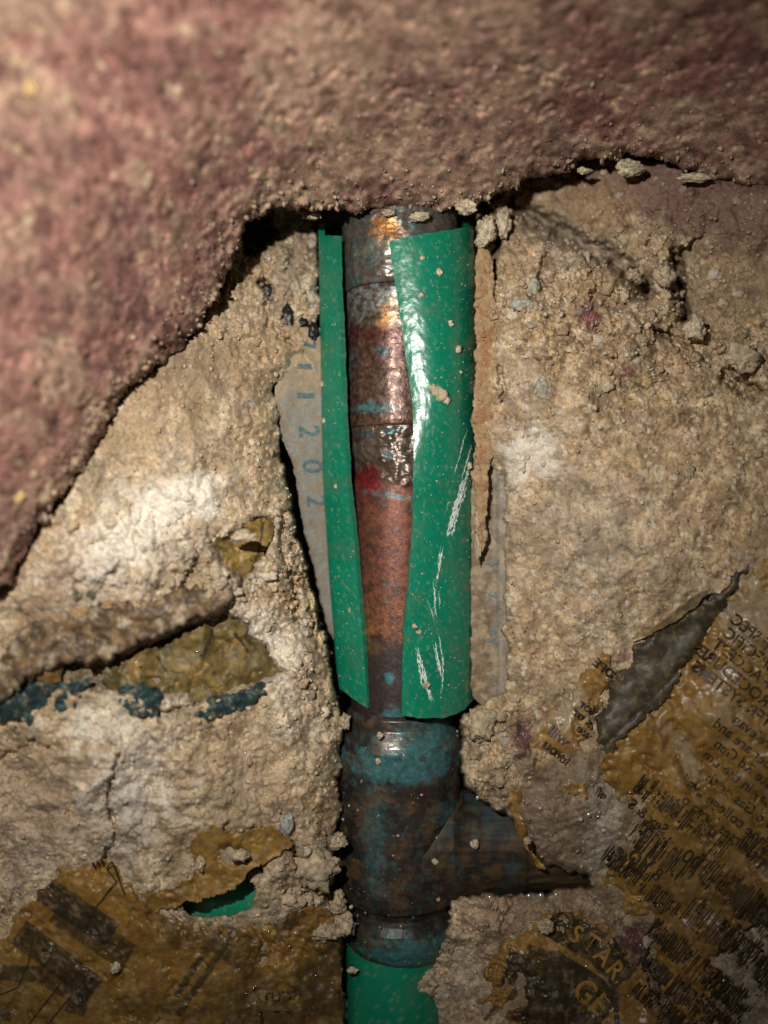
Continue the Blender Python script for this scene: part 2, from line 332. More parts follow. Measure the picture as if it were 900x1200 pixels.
red = np.clip(1.1*blob(X, Y, 860, 232, 210, 60, 8, .5, .4, 70)+.8*blob(X, Y, 690, 370, 16, 20, 0, .5, .5, 71, 12)+.7*blob(X, Y, 735, 436, 12, 8, 0, .5, .5, 72, 10)+.7*blob(X, Y, 885, 345, 12, 10, 0, .5, .6, 73, 10)
       + .75*blob(X, Y, 612, 862, 14, 26, 20, .6, .6, 74, 12)+.9*blob(X, Y, 742, 1100, 20, 24, 0, .6, .7, 75, 12)+.7*blob(X, Y, 785, 1196, 40, 14, 0, .6, .7, 76, 12)+.8*blob(X, Y, 730, 768, 10, 10, 0, .6, .6, 77, 10)
       + .5*blob(X, Y, 225, 592, 8, 6, 0, .5, .4, 78, 9) + .45*blob(X, Y, 60, 690, 60, 20, -40, .7, .6, 79), 0, 1)
C = mix(C, (.155, .082, .072), red*.78)
purple = np.clip(blob(X, Y, 742, 1100, 16, 24, 10, .6, .8, 771, 12)+.8*blob(X, Y, 612, 862, 12, 22, 20, .6, .7, 772, 12)+.8*blob(X, Y, 735, 436, 9, 6, 0, .5, .6, 773, 10)+.7*blob(X, Y, 692, 372, 12, 16, 0, .6, .8, 774, 9)+.6*blob(X, Y, 760, 1140, 22, 22, 0, .6, .9, 775, 10), 0, 1)
C = mix(C, (.11, .028, .045), purple*.85)
tan = np.clip(.8*blob(X, Y, 570, 420, 12, 160, 0, .6, .3, 80)+.5*blob(X, Y, 700, 235, 60, 30, 20, .7, .4, 81), 0, 1)
C = mix(C, (.40, .25, .12), tan*.6)
stain = np.clip(.8*blob(X, Y, 70, 705, 60, 18, -10, .6, .4, 82)+.7*blob(X, Y, 350, 1000, 50, 40, 0, .7, .5, 83)+.5*blob(X, Y, 330, 300, 45, 60, 0, .7, .4, 84)+.8*blob(X, Y, 340, 1150, 70, 70, 0, .7, .5, 85)
        + .5*blob(X, Y, 560, 1040, 120, 18, 0, .7, .4, 86) + .5*blob(X, Y, 760, 970, 120, 160, 0, .8, .5, 87), 0, 1)
C = mix(C, (.20, .14, .085), stain*.7)
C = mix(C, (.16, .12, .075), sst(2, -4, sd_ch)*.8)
wet = np.clip(blob(X, Y, 660, 940, 110, 130, 0, .7, .4, 90)+.8*blob(X, Y, 720, 1120, 200, 140, 0, .7, .4, 91)+.7*blob(X, Y, 260, 1130, 200, 100, 0, .7, .4, 92), 0, 1)
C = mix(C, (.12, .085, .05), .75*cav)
C *= (1-.35*wet)[..., None]
C = np.clip(C, .01, .85)
alpha = wet*sst(.0, .5, fbm2(X, Y, 16, 3, .6, 93))*.95
keep = ~((sd_br > 70))
F = grid_faces(len(gy), len(gx)); kf = keep.ravel()[F].any(1)
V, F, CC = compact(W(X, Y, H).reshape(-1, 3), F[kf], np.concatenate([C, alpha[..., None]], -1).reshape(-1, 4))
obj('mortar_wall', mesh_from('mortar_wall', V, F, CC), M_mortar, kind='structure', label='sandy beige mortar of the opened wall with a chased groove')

# ------------------------------------------------------------------ the red brick overhanging the opening
BS = 2.2
bx_ = np.arange(-60, 961, BS, dtype=np.float32); by_ = np.arange(-70, 772, BS, dtype=np.float32)
BX, BY = np.meshgrid(bx_, by_)
HB = [(0, 700, 31), (-60, 760, 34), (60, 590, 27), (150, 440, 20), (270, 300, 9), (400, 245, 2), (500, 245, 2), (600, 220, 1), (690, 190, 0), (770, 190, 0), (900, 220, 3), (960, 240, 4),
      (450, 150, 20), (450, 50, 38), (450, -50, 47), (0, 0, 50), (0, 300, 46), (0, 500, 40), (100, 420, 36), (200, 200, 40), (200, 50, 47), (900, 0, 40), (900, 110, 16), (750, 120, 16), (650, 60, 34), (300, 200, 26), (250, 300, 18), (180, 350, 27), (700, -50, 52), (900, -60, 50)]
hb = tps(BX, BY, HB, .02)
sdb = poly_sd(BX+7*fbm2(BX, BY, 30, 4, .6, 101), BY+7*fbm2(BX, BY, 30, 4, .6, 102), BRICK)
p3 = W(BX, BY, hb)/MM; px3, py3, pz3 = p3[..., 0], p3[..., 1], p3[..., 2]
g1 = fbm3(px3, py3, pz3, 9, 5, .55, 1); g2 = fbm3(px3, py3, pz3, 2.6, 4, .6, 2); g3 = fbm3(px3, py3, pz3, 26, 3, .5, 3)
edge_r = sst(55, 0, sdb)
g4 = fbm3(px3, py3, pz3, 1.5, 3, .6, 9)
hb = hb + .5*g1 + .30*g2 + .15*g4 + 1.2*g3 - 3.5*np.exp(-np.clip(sdb, 0, None)/9) + edge_r*(.9*g2+.8*g1)
pitsb = sst(.35, .6, fbm3(px3, py3, pz3, 3.2, 3, .6, 4)); hb -= pitsb*1.0
CB = mix(np.ones(BX.shape+(1,), np.float32)*np.array((.185, .088, .070), np.float32), (.245, .125, .098), sst(-.5, .5, g1))
dust = np.clip(sst(-.1, .5, fbm3(px3, py3, pz3, 12, 5, .62, 5)+.30*blob(BX, BY, 470, 190, 260, 90, 0, .8, .2, 103)+.75*blob(BX, BY, 480, 80, 230, 190, 0, .9, .2, 104)), 0, 1)
CB = mix(CB, (.29, .19, .13), .75*dust)
CB = mix(CB, (.27, .20, .13), .75*edge_r*sst(-.3, .4, g2))
CB = mix(CB, (.10, .045, .04), .6*sst(.2, .7, fbm3(px3, py3, pz3, 5, 4, .6, 6)))
CB = mix(CB, (.42, .33, .20), .75*sst(.48, .7, fbm3(px3, py3, pz3, 2.4, 3, .6, 7)))
CB = mix(CB, (.12, .058, .050), .5*sst(.1, .5, fbm3(px3, py3, pz3, 14, 4, .6, 10)))
CB = np.clip(CB*(1+.45*g2+.35*g4)[..., None], .01, .7)
F = grid_faces(len(by_), len(bx_)); kf = (sdb.ravel()[F] > 0).all(1); F = F[kf]
V = W(BX, BY, hb).reshape(-1, 3); CB4 = np.concatenate([CB, np.zeros(BX.shape+(1,))], -1).reshape(-1, 4)
# broken edge turned back into the wall: boundary edges are drawn inward in four rows
E = np.concatenate([F[:, [0, 1]], F[:, [1, 2]], F[:, [2, 3]], F[:, [3, 0]]]); key = np.sort(E, 1)
_, inv, cnt = np.unique(key[:, 0].astype(np.int64)*10**7+key[:, 1], return_inverse=True, return_counts=True)
bE = E[cnt[inv] == 1]; bv = np.unique(bE)
cx0, cy0 = BX.ravel()[bv], BY.ravel()[bv]; ch0 = hb.ravel()[bv]
gyy, gxx = np.gradient(poly_sd(BX, BY, BRICK)); gl = np.hypot(gxx, gyy)+1e-6; nx, ny = (gxx/gl).ravel()[bv], (gyy/gl).ravel()[bv]
prev = bv; Fs = [F]; Vs = [V]; Cs = [CB4]; base = len(V)
for k, (dd, inn) in enumerate([(2.5, -1.0), (6, 1.5), (12, 8), (20, 20)]):
    jx = 2.0*fbm2(cx0, cy0, 9, 3, .6, 110+k); qx, qy, qh = cx0+nx*inn+jx, cy0+ny*inn+jx, ch0-dd+1.2*fbm2(cx0, cy0, 12, 3, .6, 120+k)
    Vs.append(W(qx, qy, qh)); cc = np.zeros((len(bv), 4)); cc[:, :3] = (.21, .14, .09); cc[:, :3] *= (1+.5*fbm2(cx0, cy0, 8, 3, .6, 130+k))[:, None]; Cs.append(cc)
    cur = base+np.arange(len(bv)); base += len(bv)
    m = dict(zip(bv.tolist(), range(len(bv)))); ia = np.array([m[a] for a in bE[:, 0].tolist()]); ib = np.array([m[a] for a in bE[:, 1].tolist()])
    Fs.append(np.stack([prev[ib] if k == 0 else prev[ib], prev[ia], cur[ia], cur[ib]], 1)); prev = cur
V, F, CC = compact(np.concatenate(Vs), np.concatenate(Fs), np.concatenate(Cs))
brick = empty('red_brick', tuple(W(np.array(200.), np.array(200.), np.array(20.))), 'dusty red brick with a ragged broken edge hanging over the opening', 'brick')
under(obj('brick_body', mesh_from('brick_body', V, F, CC), M_brick), brick)

# ------------------------------------------------------------------ grains and crumbs
def ico(sub):
    import bmesh
    b = bmesh.new(); bmesh.ops.create_icosphere(b, subdivisions=sub, radius=1)
    v = np.array([q.co for q in b.verts]); f = np.array([[q.index for q in p.verts] for p in b.faces]); b.free(); return v, f
ICO1, ICO3, ICO2 = ico(1), ico(4), ico(2)
def scatter(name, pts, radii, cols, mat, parent=None, **props):
    v0, f0 = ICO1; n = len(pts); k = len(v0)
    sc = radii[:, None]*rng.uniform(.45, 1.4, (n, 3)); th = rng.uniform(0, 6.283, n); c, s = np.cos(th), np.sin(th)
    v = v0[None]*(1+rng.uniform(-.35, .3, (n, k, 1)))*sc[:, None, :]
    x, z = v[..., 0]*c[:, None]-v[..., 2]*s[:, None], v[..., 0]*s[:, None]+v[..., 2]*c[:, None]
    v = np.stack([x, v[..., 1], z], -1)*MM + pts[:, None, :]
    f = f0[None]+(np.arange(n)*k)[:, None, None]
    cc = np.repeat(cols[:, None, :], k, 1)
    o = obj(name, mesh_from(name, v.reshape(-1, 3), f.reshape(-1, 3), cc.reshape(-1, 4), smooth=False), mat, None, **props)
    if parent is not None: under(o, parent)
    return o
PAL = np.array([(.44, .34, .22), (.52, .44, .31), (.36, .25, .15), (.60, .53, .42), (.30, .24, .18), (.40, .22, .12), (.22, .12, .09), (.10, .09, .08), (.48, .42, .36)])
n = 26000
sx = rng.uniform(-20, 920, n); sy = rng.uniform(200, 1230, n)
iy = np.clip(((sy-gy[0])/STEP).astype(int), 0, len(gy)-1); ix = np.clip(((sx-gx[0])/STEP).astype(int), 0, len(gx)-1)
ok = (sd_ch[iy, ix] > 2) & (sd_br[iy, ix] < 8) & (sd_ho[iy, ix] > 1) & (rng.random(n) < (.22+.78*rough_[iy, ix])*(1-.6*pmask[iy, ix]))
sx, sy = sx[ok], sy[ok]; r = .16+.42*rng.random(len(sx))**3.2
loc = C[iy[ok], ix[ok]]; cols = .5*PAL[rng.choice(9, len(sx), p=[.25, .16, .15, .12, .1, .07, .05, .03, .07])]+.5*loc
scatter('sand_grains', W(sx, sy, Hat(sx, sy)+r*.3), r, np.concatenate([cols, rng.random((len(sx), 1))*.5], 1), M_grain, kind='stuff', label='loose sand grains clinging to the mortar')
n = 5200
sx = rng.uniform(-20, 920, n); sy = rng.uniform(200, 1230, n)
iy = np.clip(((sy-gy[0])/STEP).astype(int), 0, len(gy)-1); ix = np.clip(((sx-gx[0])/STEP).astype(int), 0, len(gx)-1)
ok = (sd_ch[iy, ix] > 7) & (sd_br[iy, ix] < -4) & (sd_ho[iy, ix] > 4) & (rng.random(n) < (.02+.5*rough_[iy, ix]**1.5+.5*sst(-40, -8, sd_br[iy, ix])*(sx > 540))*(1-pmask[iy, ix])); sx, sy = sx[ok], sy[ok]
r = .4+1.0*rng.random(len(sx))**2.6; v0, f0 = ico(3); k = len(v0); Vs = []; cc = []
for i in range(len(sx)):
    q = v0*1.6+i*3.7; d = 1+.45*fbm3(q[:, 0], q[:, 1], q[:, 2], 1.5, 3, .65, 1)
    Vs.append(v0*d[:, None]*np.array((rng.uniform(.7, 1.3), .6, rng.uniform(.7, 1.3)))*r[i]*MM)
    c_ = np.zeros((k, 4)); c_[:, :3] = (.55*C[iy[ok][i], ix[ok][i]]+.45*PAL[rng.choice([0, 1, 2, 0, 8, 4])])*(1+.5*fbm3(q[:, 0], q[:, 1], q[:, 2], .6, 3, .7, 2))[:, None]; cc.append(c_)
V = (np.array(Vs)+W(sx, sy, Hat(sx, sy)+r*.15)[:, None, :]).reshape(-1, 3); F = (f0[None]+(np.arange(len(sx))*k)[:, None, None]).reshape(-1, 3)
obj('mortar_rubble', mesh_from('mortar_rubble', V, F, np.clip(np.array(cc), .01, .8).reshape(-1, 4)), M_mortar, kind='stuff', label='small crumbly bits of broken mortar heaped on the wall')
n = 22000
sx = rng.uniform(-20, 920, n); sy = rng.uniform(-20, 760, n)
jy = np.clip(((sy-by_[0])/BS).astype(int), 0, len(by_)-1); jx = np.clip(((sx-bx_[0])/BS).astype(int), 0, len(bx_)-1)
ok = (sdb[jy, jx] > 2) & (rng.random(n) < .12+.75*edge_r[jy, jx]); sx, sy = sx[ok], sy[ok]
r = .14+.5*rng.random(len(sx))**4.0*(.6+.8*edge_r[jy[ok], jx[ok]])
cols = .33*PAL[rng.choice(9, len(sx), p=[.2, .15, .1, .1, .1, .06, .2, .05, .04])]+.67*CB[jy[ok], jx[ok]]
scatter('grit', W(sx, sy, hb[jy[ok], jx[ok]]+r*.05), r, np.concatenate([cols, np.zeros((len(sx), 1))], 1), M_grain, brick, kind='stuff')

def crumb(name, px, py, h, rpx, label, category, group, col=(.42, .33, .22), squash=(1, 1, 1), mat=None, rough=.35, seed=None, sub=ICO3, parent=None):
    seed = random.uniform(1, 90) if seed is None else seed
    v, f = sub; v = v.copy(); s = np.array(squash)
    q = v*2.0+np.array((seed, seed*1.7, 100-seed))
    d = 1+rough*fbm3(q[:, 0], q[:, 1], q[:, 2], 1.8, 3, .6, 1)+.6*rough*fbm3(q[:, 0], q[:, 1], q[:, 2], .8, 4, .7, 2)
    rad = rpx*K*(D-h)/D*MM
    pos = v*d[:, None]*s*rad
    t = fbm3(q[:, 0], q[:, 1], q[:, 2], .8, 4, .7, 3); cc = np.ones((len(v), 4)); cc[:, :3] = np.array(col)*(1+.7*t)[:, None]
    cc[:, :3] = mix(cc[:, :3], (.60, .52, .40), .5*sst(.3, .6, fbm3(q[:, 0], q[:, 1], q[:, 2], .35, 2, .6, 5))); cc[:, 3] = 0.1
    cc = np.clip(cc, .005, 1)
    me = mesh_from(name, pos, f, cc)
    o = obj(name, me, mat or M_mortar); o.location = tuple(W(np.array(float(px)), np.array(float(py)), np.array(float(h))))
    if parent is not None: under(o, parent); return o
    o['label'] = label; o['category'] = category
    if group: o['group'] = group
    return o

# ------------------------------------------------------------------ copper pipe run
AXH = -13.0; SC = (D-AXH)/D
def axis_mm(px, py): return (px-450)*K*SC, (600-py)*K*SC
def lathe(prof, colf, cx=lambda y: 468, nt=160, dispf=None, step=1.2):
    """prof: list of (py, radius px); revolved about the vertical axis of the pipe"""
    ys = np.array([p[0] for p in prof], float); rs = np.array([p[1] for p in prof], float)
    yy = [ys[0]]; rr = [rs[0]]
    for a in range(len(ys)-1):
        k = max(1, int(max(abs(ys[a+1]-ys[a]), abs(rs[a+1]-rs[a])*.7)/step))
        for j in range(1, k+1): yy.append(ys[a]+(ys[a+1]-ys[a])*j/k); rr.append(rs[a]+(rs[a+1]-rs[a])*j/k)
    yy = np.array(yy); rr = np.array(rr); th = np.linspace(0, 2*np.pi, nt, endpoint=False)
    T, YY = np.meshgrid(th, yy); R_ = np.repeat(rr[:, None], nt, 1)
    # theta 0 faces the camera, positive to the right
    if dispf is not None: R_ = R_ + dispf(T, YY)
    cxs = np.array([cx(y) for y in yy])[:, None]
    xm = ((cxs-450) + R_*np.sin(T))*K*SC; hm = AXH + R_*np.cos(T)*K*SC; zm = (600-YY)*K*SC
    V = np.stack([xm, -hm, zm], -1).reshape(-1, 3)*MM
    i, j = np.meshgrid(np.arange(len(yy)-1), np.arange(nt), indexing='ij'); a = i*nt+j; b = i*nt+(j+1) % nt
    F = np.stack([a, b, b+nt, a+nt], -1).reshape(-1, 4)
    T2 = np.where(T > np.pi, T-2*np.pi, T)
    c = colf(T2, YY, 468+R_*np.sin(T2))
    return V, F, c.reshape(-1, 4)
def col0(T, c): return np.ones(T.shape+(1,))*np.array(c, float)
def ptex(T, y, s, oct=4, seed=0): return fbm2(T*60+500, y, s, oct, .6, seed)
pipe = empty('copper_pipe', (axis_mm(468, 1100)[0]*MM, -AXH*MM, axis_mm(468, 1100)[1]*MM), 'tarnished copper pipe with soldered coupling and tee running down the groove', 'pipe')
TEAL = (.045, .17, .19)
def c_top(T, y, x):
    c = col0(T, (.13, .10, .08, 0)); t = ptex(T, y, 14, 5, 1)
    c[..., :3] = mix(c[..., :3], (.075, .10, .09), sst(-.2, .3, t)*.8)
    o = blob(x, y, 452, 287, 20, 14, 20, .6, .5, 201, 10); c[..., :3] = mix(c[..., :3], (.42, .17, .035), o*.9)
    g = blob(x, y, 450, 308, 26, 12, 0, .7, .5, 202, 10); c[..., :3] = mix(c[..., :3], (.28, .21, .13), g*.6)
    t2 = sst(.15, .5, ptex(T, y, 20, 4, 3)); c[..., :3] = mix(c[..., :3], TEAL, t2*.35)
    c[..., 3] = .55+.4*sst(-.2, .4, ptex(T, y, 9, 3, 4)); return c
def c_mid(T, y, x):
    c = col0(T, (.095, .050, .035, 0)); up_ = sst(400, 365, y+12*ptex(T, y, 12, 4, 5))
    c[..., :3] = mix(c[..., :3], (.19, .21, .19), up_*.85)
    c[..., :3] = mix(c[..., :3], (.46, .23, .09), blob(x, y, 452, 385, 10, 22, 25, .6, .6, 203, 10)*.95)
    c[..., :3] = mix(c[..., :3], (.085, .014, .018), .9*np.exp(-((y-402-.15*(x-440))/9)**2)*sst(-.6, .1, ptex(T, y, 20, 3, 6)+.3))
    c[..., :3] = mix(c[..., :3], (.12, .066, .046), sst(430, 470, y)*.7)
    c[..., :3] = mix(c[..., :3], TEAL, .8*blob(x, y, 436, 484, 22, 8, 0, .5, .5, 204, 10)); c[..., :3] = mix(c[..., :3], TEAL, .5*blob(x, y, 409, 430, 8, 30, 0, .5, .5, 205, 10))
    c[..., :3] = mix(c[..., :3], (.06, .11, .12), .9*blob(x, y, 447, 422, 7, 7, 0, .4, .3, 206, 8))
    c[..., :3] = mix(c[..., :3], (.30, .28, .24), .8*blob(x, y, 441, 362, 7, 9, 0, .4, .4, 207, 8)); c[..., :3] = mix(c[..., :3], (.03, .02, .02), .9*blob(x, y, 452, 350, 9, 6, 30, .5, .5, 208, 8))
    for k in range(3): c[..., :3] = mix(c[..., :3], (.30, .07, .04), .85*(np.abs(x-(411+k*7.5)) < 2.6)*(np.abs(y-344) < 4)*sst(-.5, .0, noise2(x*.6, y*.6)+.15))
    c[..., :3] = mix(c[..., :3], (.045, .026, .02), .75*sst(.0, .45, ptex(T, y, 10, 5, 41))); c[..., :3] = mix(c[..., :3], (.20, .10, .06), .5*sst(.25, .6, ptex(T, y, 5, 3, 42))); c[..., :3] *= (1+.45*ptex(T, y, 6, 3, 7))[..., None]; c[..., 3] = .45+.5*sst(-.3, .4, ptex(T, y, 7, 3, 8)); return c
def c_low(T, y, x):
    c = col0(T, (.165, .058, .030, 0)); t = ptex(T, y, 12, 5, 9)
    c[..., :3] = mix(c[..., :3], (.25, .10, .03), sst(680, 735, y+20*t)*.7); c[..., :3] = mix(c[..., :3], (.12, .040, .032), sst(.0, .4, t)*.8)
    sol = sst(574, 556, y+18*(x-455)/60*-1+10*t); c[..., :3] = mix(c[..., :3], (.115, .085, .065), sol)
    c[..., :3] = mix(c[..., :3], (.17, .012, .014), .9*blob(x, y, 432, 566, 16, 24, 10, .5, .3, 210, 12))
    c[..., :3] = mix(c[..., :3], TEAL, .55*blob(x, y, 456, 581, 34, 4, 8, .6, .7, 211, 9)); c[..., :3] = mix(c[..., :3], TEAL, .8*blob(x, y, 460, 510, 10, 4, 0, .5, .4, 212, 9)); c[..., :3] = mix(c[..., :3], TEAL, .7*blob(x, y, 425, 512, 12, 4, 0, .5, .4, 213, 9))
    c[..., :3] = mix(c[..., :3], (.22, .27, .27), .8*blob(x, y, 455, 537, 6, 6, 0, .4, .3, 214, 9))
    sp = sst(.40, .55, ptex(T, y, 5, 2, 10))*sst(600, 640, y); c[..., :3] = mix(c[..., :3], (.045, .025, .02), sp*.9)
    c[..., :3] = mix(c[..., :3], (.10, .10, .085), .7*blob(x, y, 458, 690, 9, 13, 0, .5, .6, 215, 8)*(1-blob(x, y, 458, 690, 6, 10, 0, .3, .3, 216, 8)))
    c[..., :3] = mix(c[..., :3], (.07, .032, .022), .7*sst(.1, .5, ptex(T, y, 18, 5, 43))); dk = sst(734, 750, y+14*t); c[..., :3] = mix(c[..., :3], (.035, .026, .024), dk*.95)
    c[..., :3] = mix(c[..., :3], TEAL, .9*blob(x, y, 455, 785, 6, 7, 0, .4, .4, 217, 8)); c[..., :3] = mix(c[..., :3], TEAL, .8*blob(x, y, 458, 830, 14, 14, 30, .5, .4, 218, 9)); c[..., :3] = mix(c[..., :3], (.14, .075, .03), .7*blob(x, y, 440, 752, 12, 10, 0, .5, .4, 219, 9))
    c[..., 3] = .25+.65*sol+.2*t; return np.clip(c, 0.002, 1)
def d_low(T, y):
    x = 468+58*np.sin(T); sol = sst(578, 552, y+18*(x-455)/60*-1+10*ptex(np.where(T > np.pi, T-2*np.pi, T), y, 12, 5, 9))
    dent = np.exp(-((y-552)/14)**2)*np.exp(-((x-425)/22)**2)*6
    return -dent + sol*(1.2+1.6*ptex(T, y, 13, 4, 11)) + .12*ptex(T, y, 6, 2, 12)
V, F, c = lathe([(170, 66), (255, 67), (300, 67), (338, 65.5), (343, 64), (345, 62.2)], c_top, dispf=lambda T, y: 1.1*ptex(T, y, 14, 4, 13)+.4*ptex(T, y, 5, 2, 14))
under(obj('elbow_socket', mesh_from('elbow_socket', V, F, c), M_copper), pipe)
V, F, c = lathe([(345, 60), (346, 62), (350, 62.5), (380, 62), (430, 61), (497, 61), (502, 60), (503.5, 58), (503.5, 50)], c_mid, dispf=lambda T, y: .35*ptex(T, y, 14, 3, 15)+.15*ptex(T, y, 5, 2, 16))
under(obj('coupling', mesh_from('coupling', V, F, c), M_copper), pipe)
V, F, c = lathe([(496, 56.5), (850, 56.5)], c_low, dispf=d_low)
under(obj('tube', mesh_from('tube', V, F, c), M_copper), pipe)
def c_tee(T, y, x):
    c = col0(T, (.035, .027, .022, 0)); t = ptex(T, y, 30, 5, 20); t2 = ptex(T, y, 12, 4, 21)
    c[..., :3] = mix(c[..., :3], (.095, .055, .025), sst(-.1, .4, t)*.85)
    c[..., :3] = mix(c[..., :3], (.012, .010, .010), .7*sst(.1, .5, ptex(T, y, 24, 5, 29)))
    tl = np.clip(1.15*blob(x, y, 470, 878, 75, 22, 0, .7, .6, 220, 14)+.8*blob(x, y, 505, 850, 40, 18, 0, .7, .5, 221, 14)+.9*1.2*blob(x, y, 476, 1088, 52, 24, 0, .7, .6, 222, 14)+.45*blob(x, y, 440, 960, 14, 70, 0, .8, .5, 223, 16)+.5*blob(x, y, 525, 935, 22, 14, 0, .7, .5, 224, 10)
                 + .25*sst(.3, .6, t2), 0, 1)
    c[..., :3] = mix(c[..., :3], (.04, .15, .155), tl*.85)
    c[..., :3] = mix(c[..., :3], (.12, .24, .24), .5*tl*sst(.3, .6, ptex(T, y, 6, 3, 22)))
    c[..., :3] = mix(c[..., :3], (.012, .010, .012), .7*blob(x, y, 490, 910, 40, 12, 0, .6, .5, 225, 12)+.6*blob(x, y, 470, 1065, 60, 10, 0, .6, .4, 226, 12))
    c[..., :3] = mix(c[..., :3], (.28, .25, .20), .7*blob(x, y, 455, 857, 20, 10, 0, .7, .4, 227, 10))  # pale flash highlight painted on the shoulder of the tee
    c[..., 3] = .35+.6*blob(x, y, 455, 858, 40, 25, 0, .8, .3, 228)+.3*t2; return np.clip(c, .003, 1)
V, F, c = lathe([(826, 50), (828, 57), (832, 61), (844, 62), (852, 66), (860, 70), (868, 71.5), (890, 71.5), (900, 71), (960, 71.5), (1020, 71), (1036, 70), (1044, 67), (1049, 60), (1056, 57.5), (1062, 59), (1070, 64), (1080, 66), (1092, 64.5), (1101, 61), (1108, 55.5), (1112, 50), (1112, 44)],
                c_tee, dispf=lambda T, y: .35*ptex(T, y, 24, 3, 23)+.18*ptex(T, y, 6, 3, 24))
tee = under(obj('tee_fitting', mesh_from('tee_fitting', V, F, c), M_tee), pipe)
n = 130; ty = rng.uniform(845, 1100, n); ta = rng.uniform(-1.2, 1.2, n); rr_ = 71*K*SC
r = .10+.42*rng.random(n)**5
pts = np.stack([(468-450)*K*SC+rr_*np.sin(ta), -(AXH+(rr_+.1)*np.cos(ta)), (600-ty)*K*SC], -1)*MM
scatter('dust_specks', pts, r, np.concatenate([.8*PAL[rng.choice([0, 1, 3, 4, 8], n)], np.zeros((n, 1))], 1), M_grain, tee, kind='stuff')
# branch of the tee, running to the right and slightly back
nb, nt = 200, 120
xs = np.linspace(470, 735, nb); th = np.linspace(0, 2*np.pi, nt, endpoint=False); TT, XX = np.meshgrid(th, xs)
rb = np.interp(XX, [470, 528, 536, 548, 560, 610, 614, 622, 735], [70, 68, 63, 60, 59, 58.5, 56, 55, 53]) + .35*fbm2(XX*.25, TT*40, 10, 4, .6, 30)
cyp = 990+0*XX; hb_ = np.interp(XX, [470, 735], [-13, -17])
sc_ = (D+13)/D*K
Vb = np.stack([(XX-450)*sc_, -(hb_+rb*sc_*np.cos(TT)), (600-cyp)*sc_+rb*sc_*np.sin(TT)], -1).reshape(-1, 3)*MM
i, j = np.meshgrid(np.arange(nb-1), np.arange(nt), indexing='ij'); a = i*nt+j; b = i*nt+(j+1) % nt
st = fbm2(XX*.12, TT*60, 7, 4, .65, 31)
cb = col0(XX, (.060, .042, .022, .3)); cb[..., :3] = mix(cb[..., :3], (.115, .078, .034), sst(0, .5, st)*.8); cb[..., :3] = mix(cb[..., :3], (.03, .025, .02), sst(.0, .6, -st)*.8)
pt_ = fbm2(XX*.8, TT*55, 16, 5, .6, 32); sk_ = mix(mix(col0(XX, (.030, .023, .019)), (.075, .046, .022), sst(-.3, .3, pt_)), (.03, .09, .095), .35*sst(.25, .5, fbm2(XX, TT*55, 20, 4, .6, 33))); m_ = sst(618, 606, XX+4*st)[..., None]; cb[..., :3] = cb[..., :3]*(1-m_)+sk_*m_; cb[..., :3] = mix(cb[..., :3], (.035, .075, .085), .7*blob(XX, 990-52*np.sin(TT), 570, 946, 30, 9, 20, .6, .6, 231, 10))
bo = under(obj('branch_tube', mesh_from('branch_tube', Vb, np.stack([a, a+nt, b+nt, b], -1).reshape(-1, 4), cb.reshape(-1, 4)), M_branch), tee)

ph = np.linspace(0, 2*np.pi, 160, endpoint=False); Rt_, Rb_ = 71.8*K*SC, 60*K*SC
ctr = np.stack([(468-450)*K*SC+np.sqrt(Rt_**2-(Rb_*np.cos(ph))**2), -(AXH+Rb_*np.cos(ph)), (600-990)*K*sc_/sc_*SC+Rb_*np.sin(ph)], -1)
tg = np.roll(ctr, -1, 0)-np.roll(ctr, 1, 0); tg /= np.linalg.norm(tg, axis=1, keepdims=True)
e1 = np.cross(tg, np.array([1., 0, 0])); e1 /= np.linalg.norm(e1, axis=1, keepdims=True); e2 = np.cross(tg, e1)
qa = np.linspace(0, 2*np.pi, 20, endpoint=False); rf = .8+.2*fbm2(ph*40, ph*0, 12, 3, .5, 39)
Vf = (ctr[:, None]+rf[:, None, None]*(np.cos(qa)[None, :, None]*e1[:, None]+np.sin(qa)[None, :, None]*e2[:, None])).reshape(-1, 3)*MM
i, j = np.meshgrid(np.arange(160), np.arange(20), indexing='ij'); a = i*20+j; b = i*20+(j+1) % 20; a2 = ((i+1) % 160)*20+j; b2 = ((i+1) % 160)*20+(j+1) % 20
cf = np.ones((len(Vf), 4)); tf = fbm2(Vf[:, 0]/MM*6, Vf[:, 2]/MM*6, 16, 4, .6, 40); cf[:, :3] = mix(mix(np.ones((len(Vf), 1))*np.array((.030, .023, .019)), (.085, .05, .023), sst(-.2, .4, tf)), (.03, .09, .095), .3*sst(.2, .5, -tf)); cf[:, 3] = .2
under(obj('solder_fillet', mesh_from('solder_fillet', Vf, np.stack([a, a2, b2, b], -1).reshape(-1, 4), cf), M_tee), tee)

# ------------------------------------------------------------------ green plastic sheaths
def lin(pts):
    a = np.array(pts, float); return lambda y: np.interp(y, a[:, 0], a[:, 1])
xsL = lin([(230, 373), (275, 373), (440, 376), (560, 378), (680, 386), (780, 394), (840, 402)])       # left outline
xlE = lin([(230, 393), (275, 394), (330, 395), (380, 398), (500, 403), (560, 407), (620, 414), (700, 421), (780, 428), (840, 431)])  # left cut edge
xrE = lin([(230, 455), (285, 456), (330, 463), (400, 473), (470, 483), (540, 485), (600, 484), (680, 479), (740, 473), (800, 471), (860, 471)])  # right cut edge
xsR = lin([(230, 555), (270, 555), (320, 557), (500, 558), (800, 558), (860, 557)])
def flap_peak(y): return .30-.48*sst(455, 600, y)
def shell_h(u, y):
    p = flap_peak(y); v = np.clip((u-p)/(1-p), 0, 1)
    return np.where(u < p, 3.0-.62*((p-u)/.3)**2, -11+14.0*np.sqrt(np.clip(1-v*v, 0, 1)))
def strip_h(w_): return -10+6.0*np.clip(w_, 0, 1)**.75
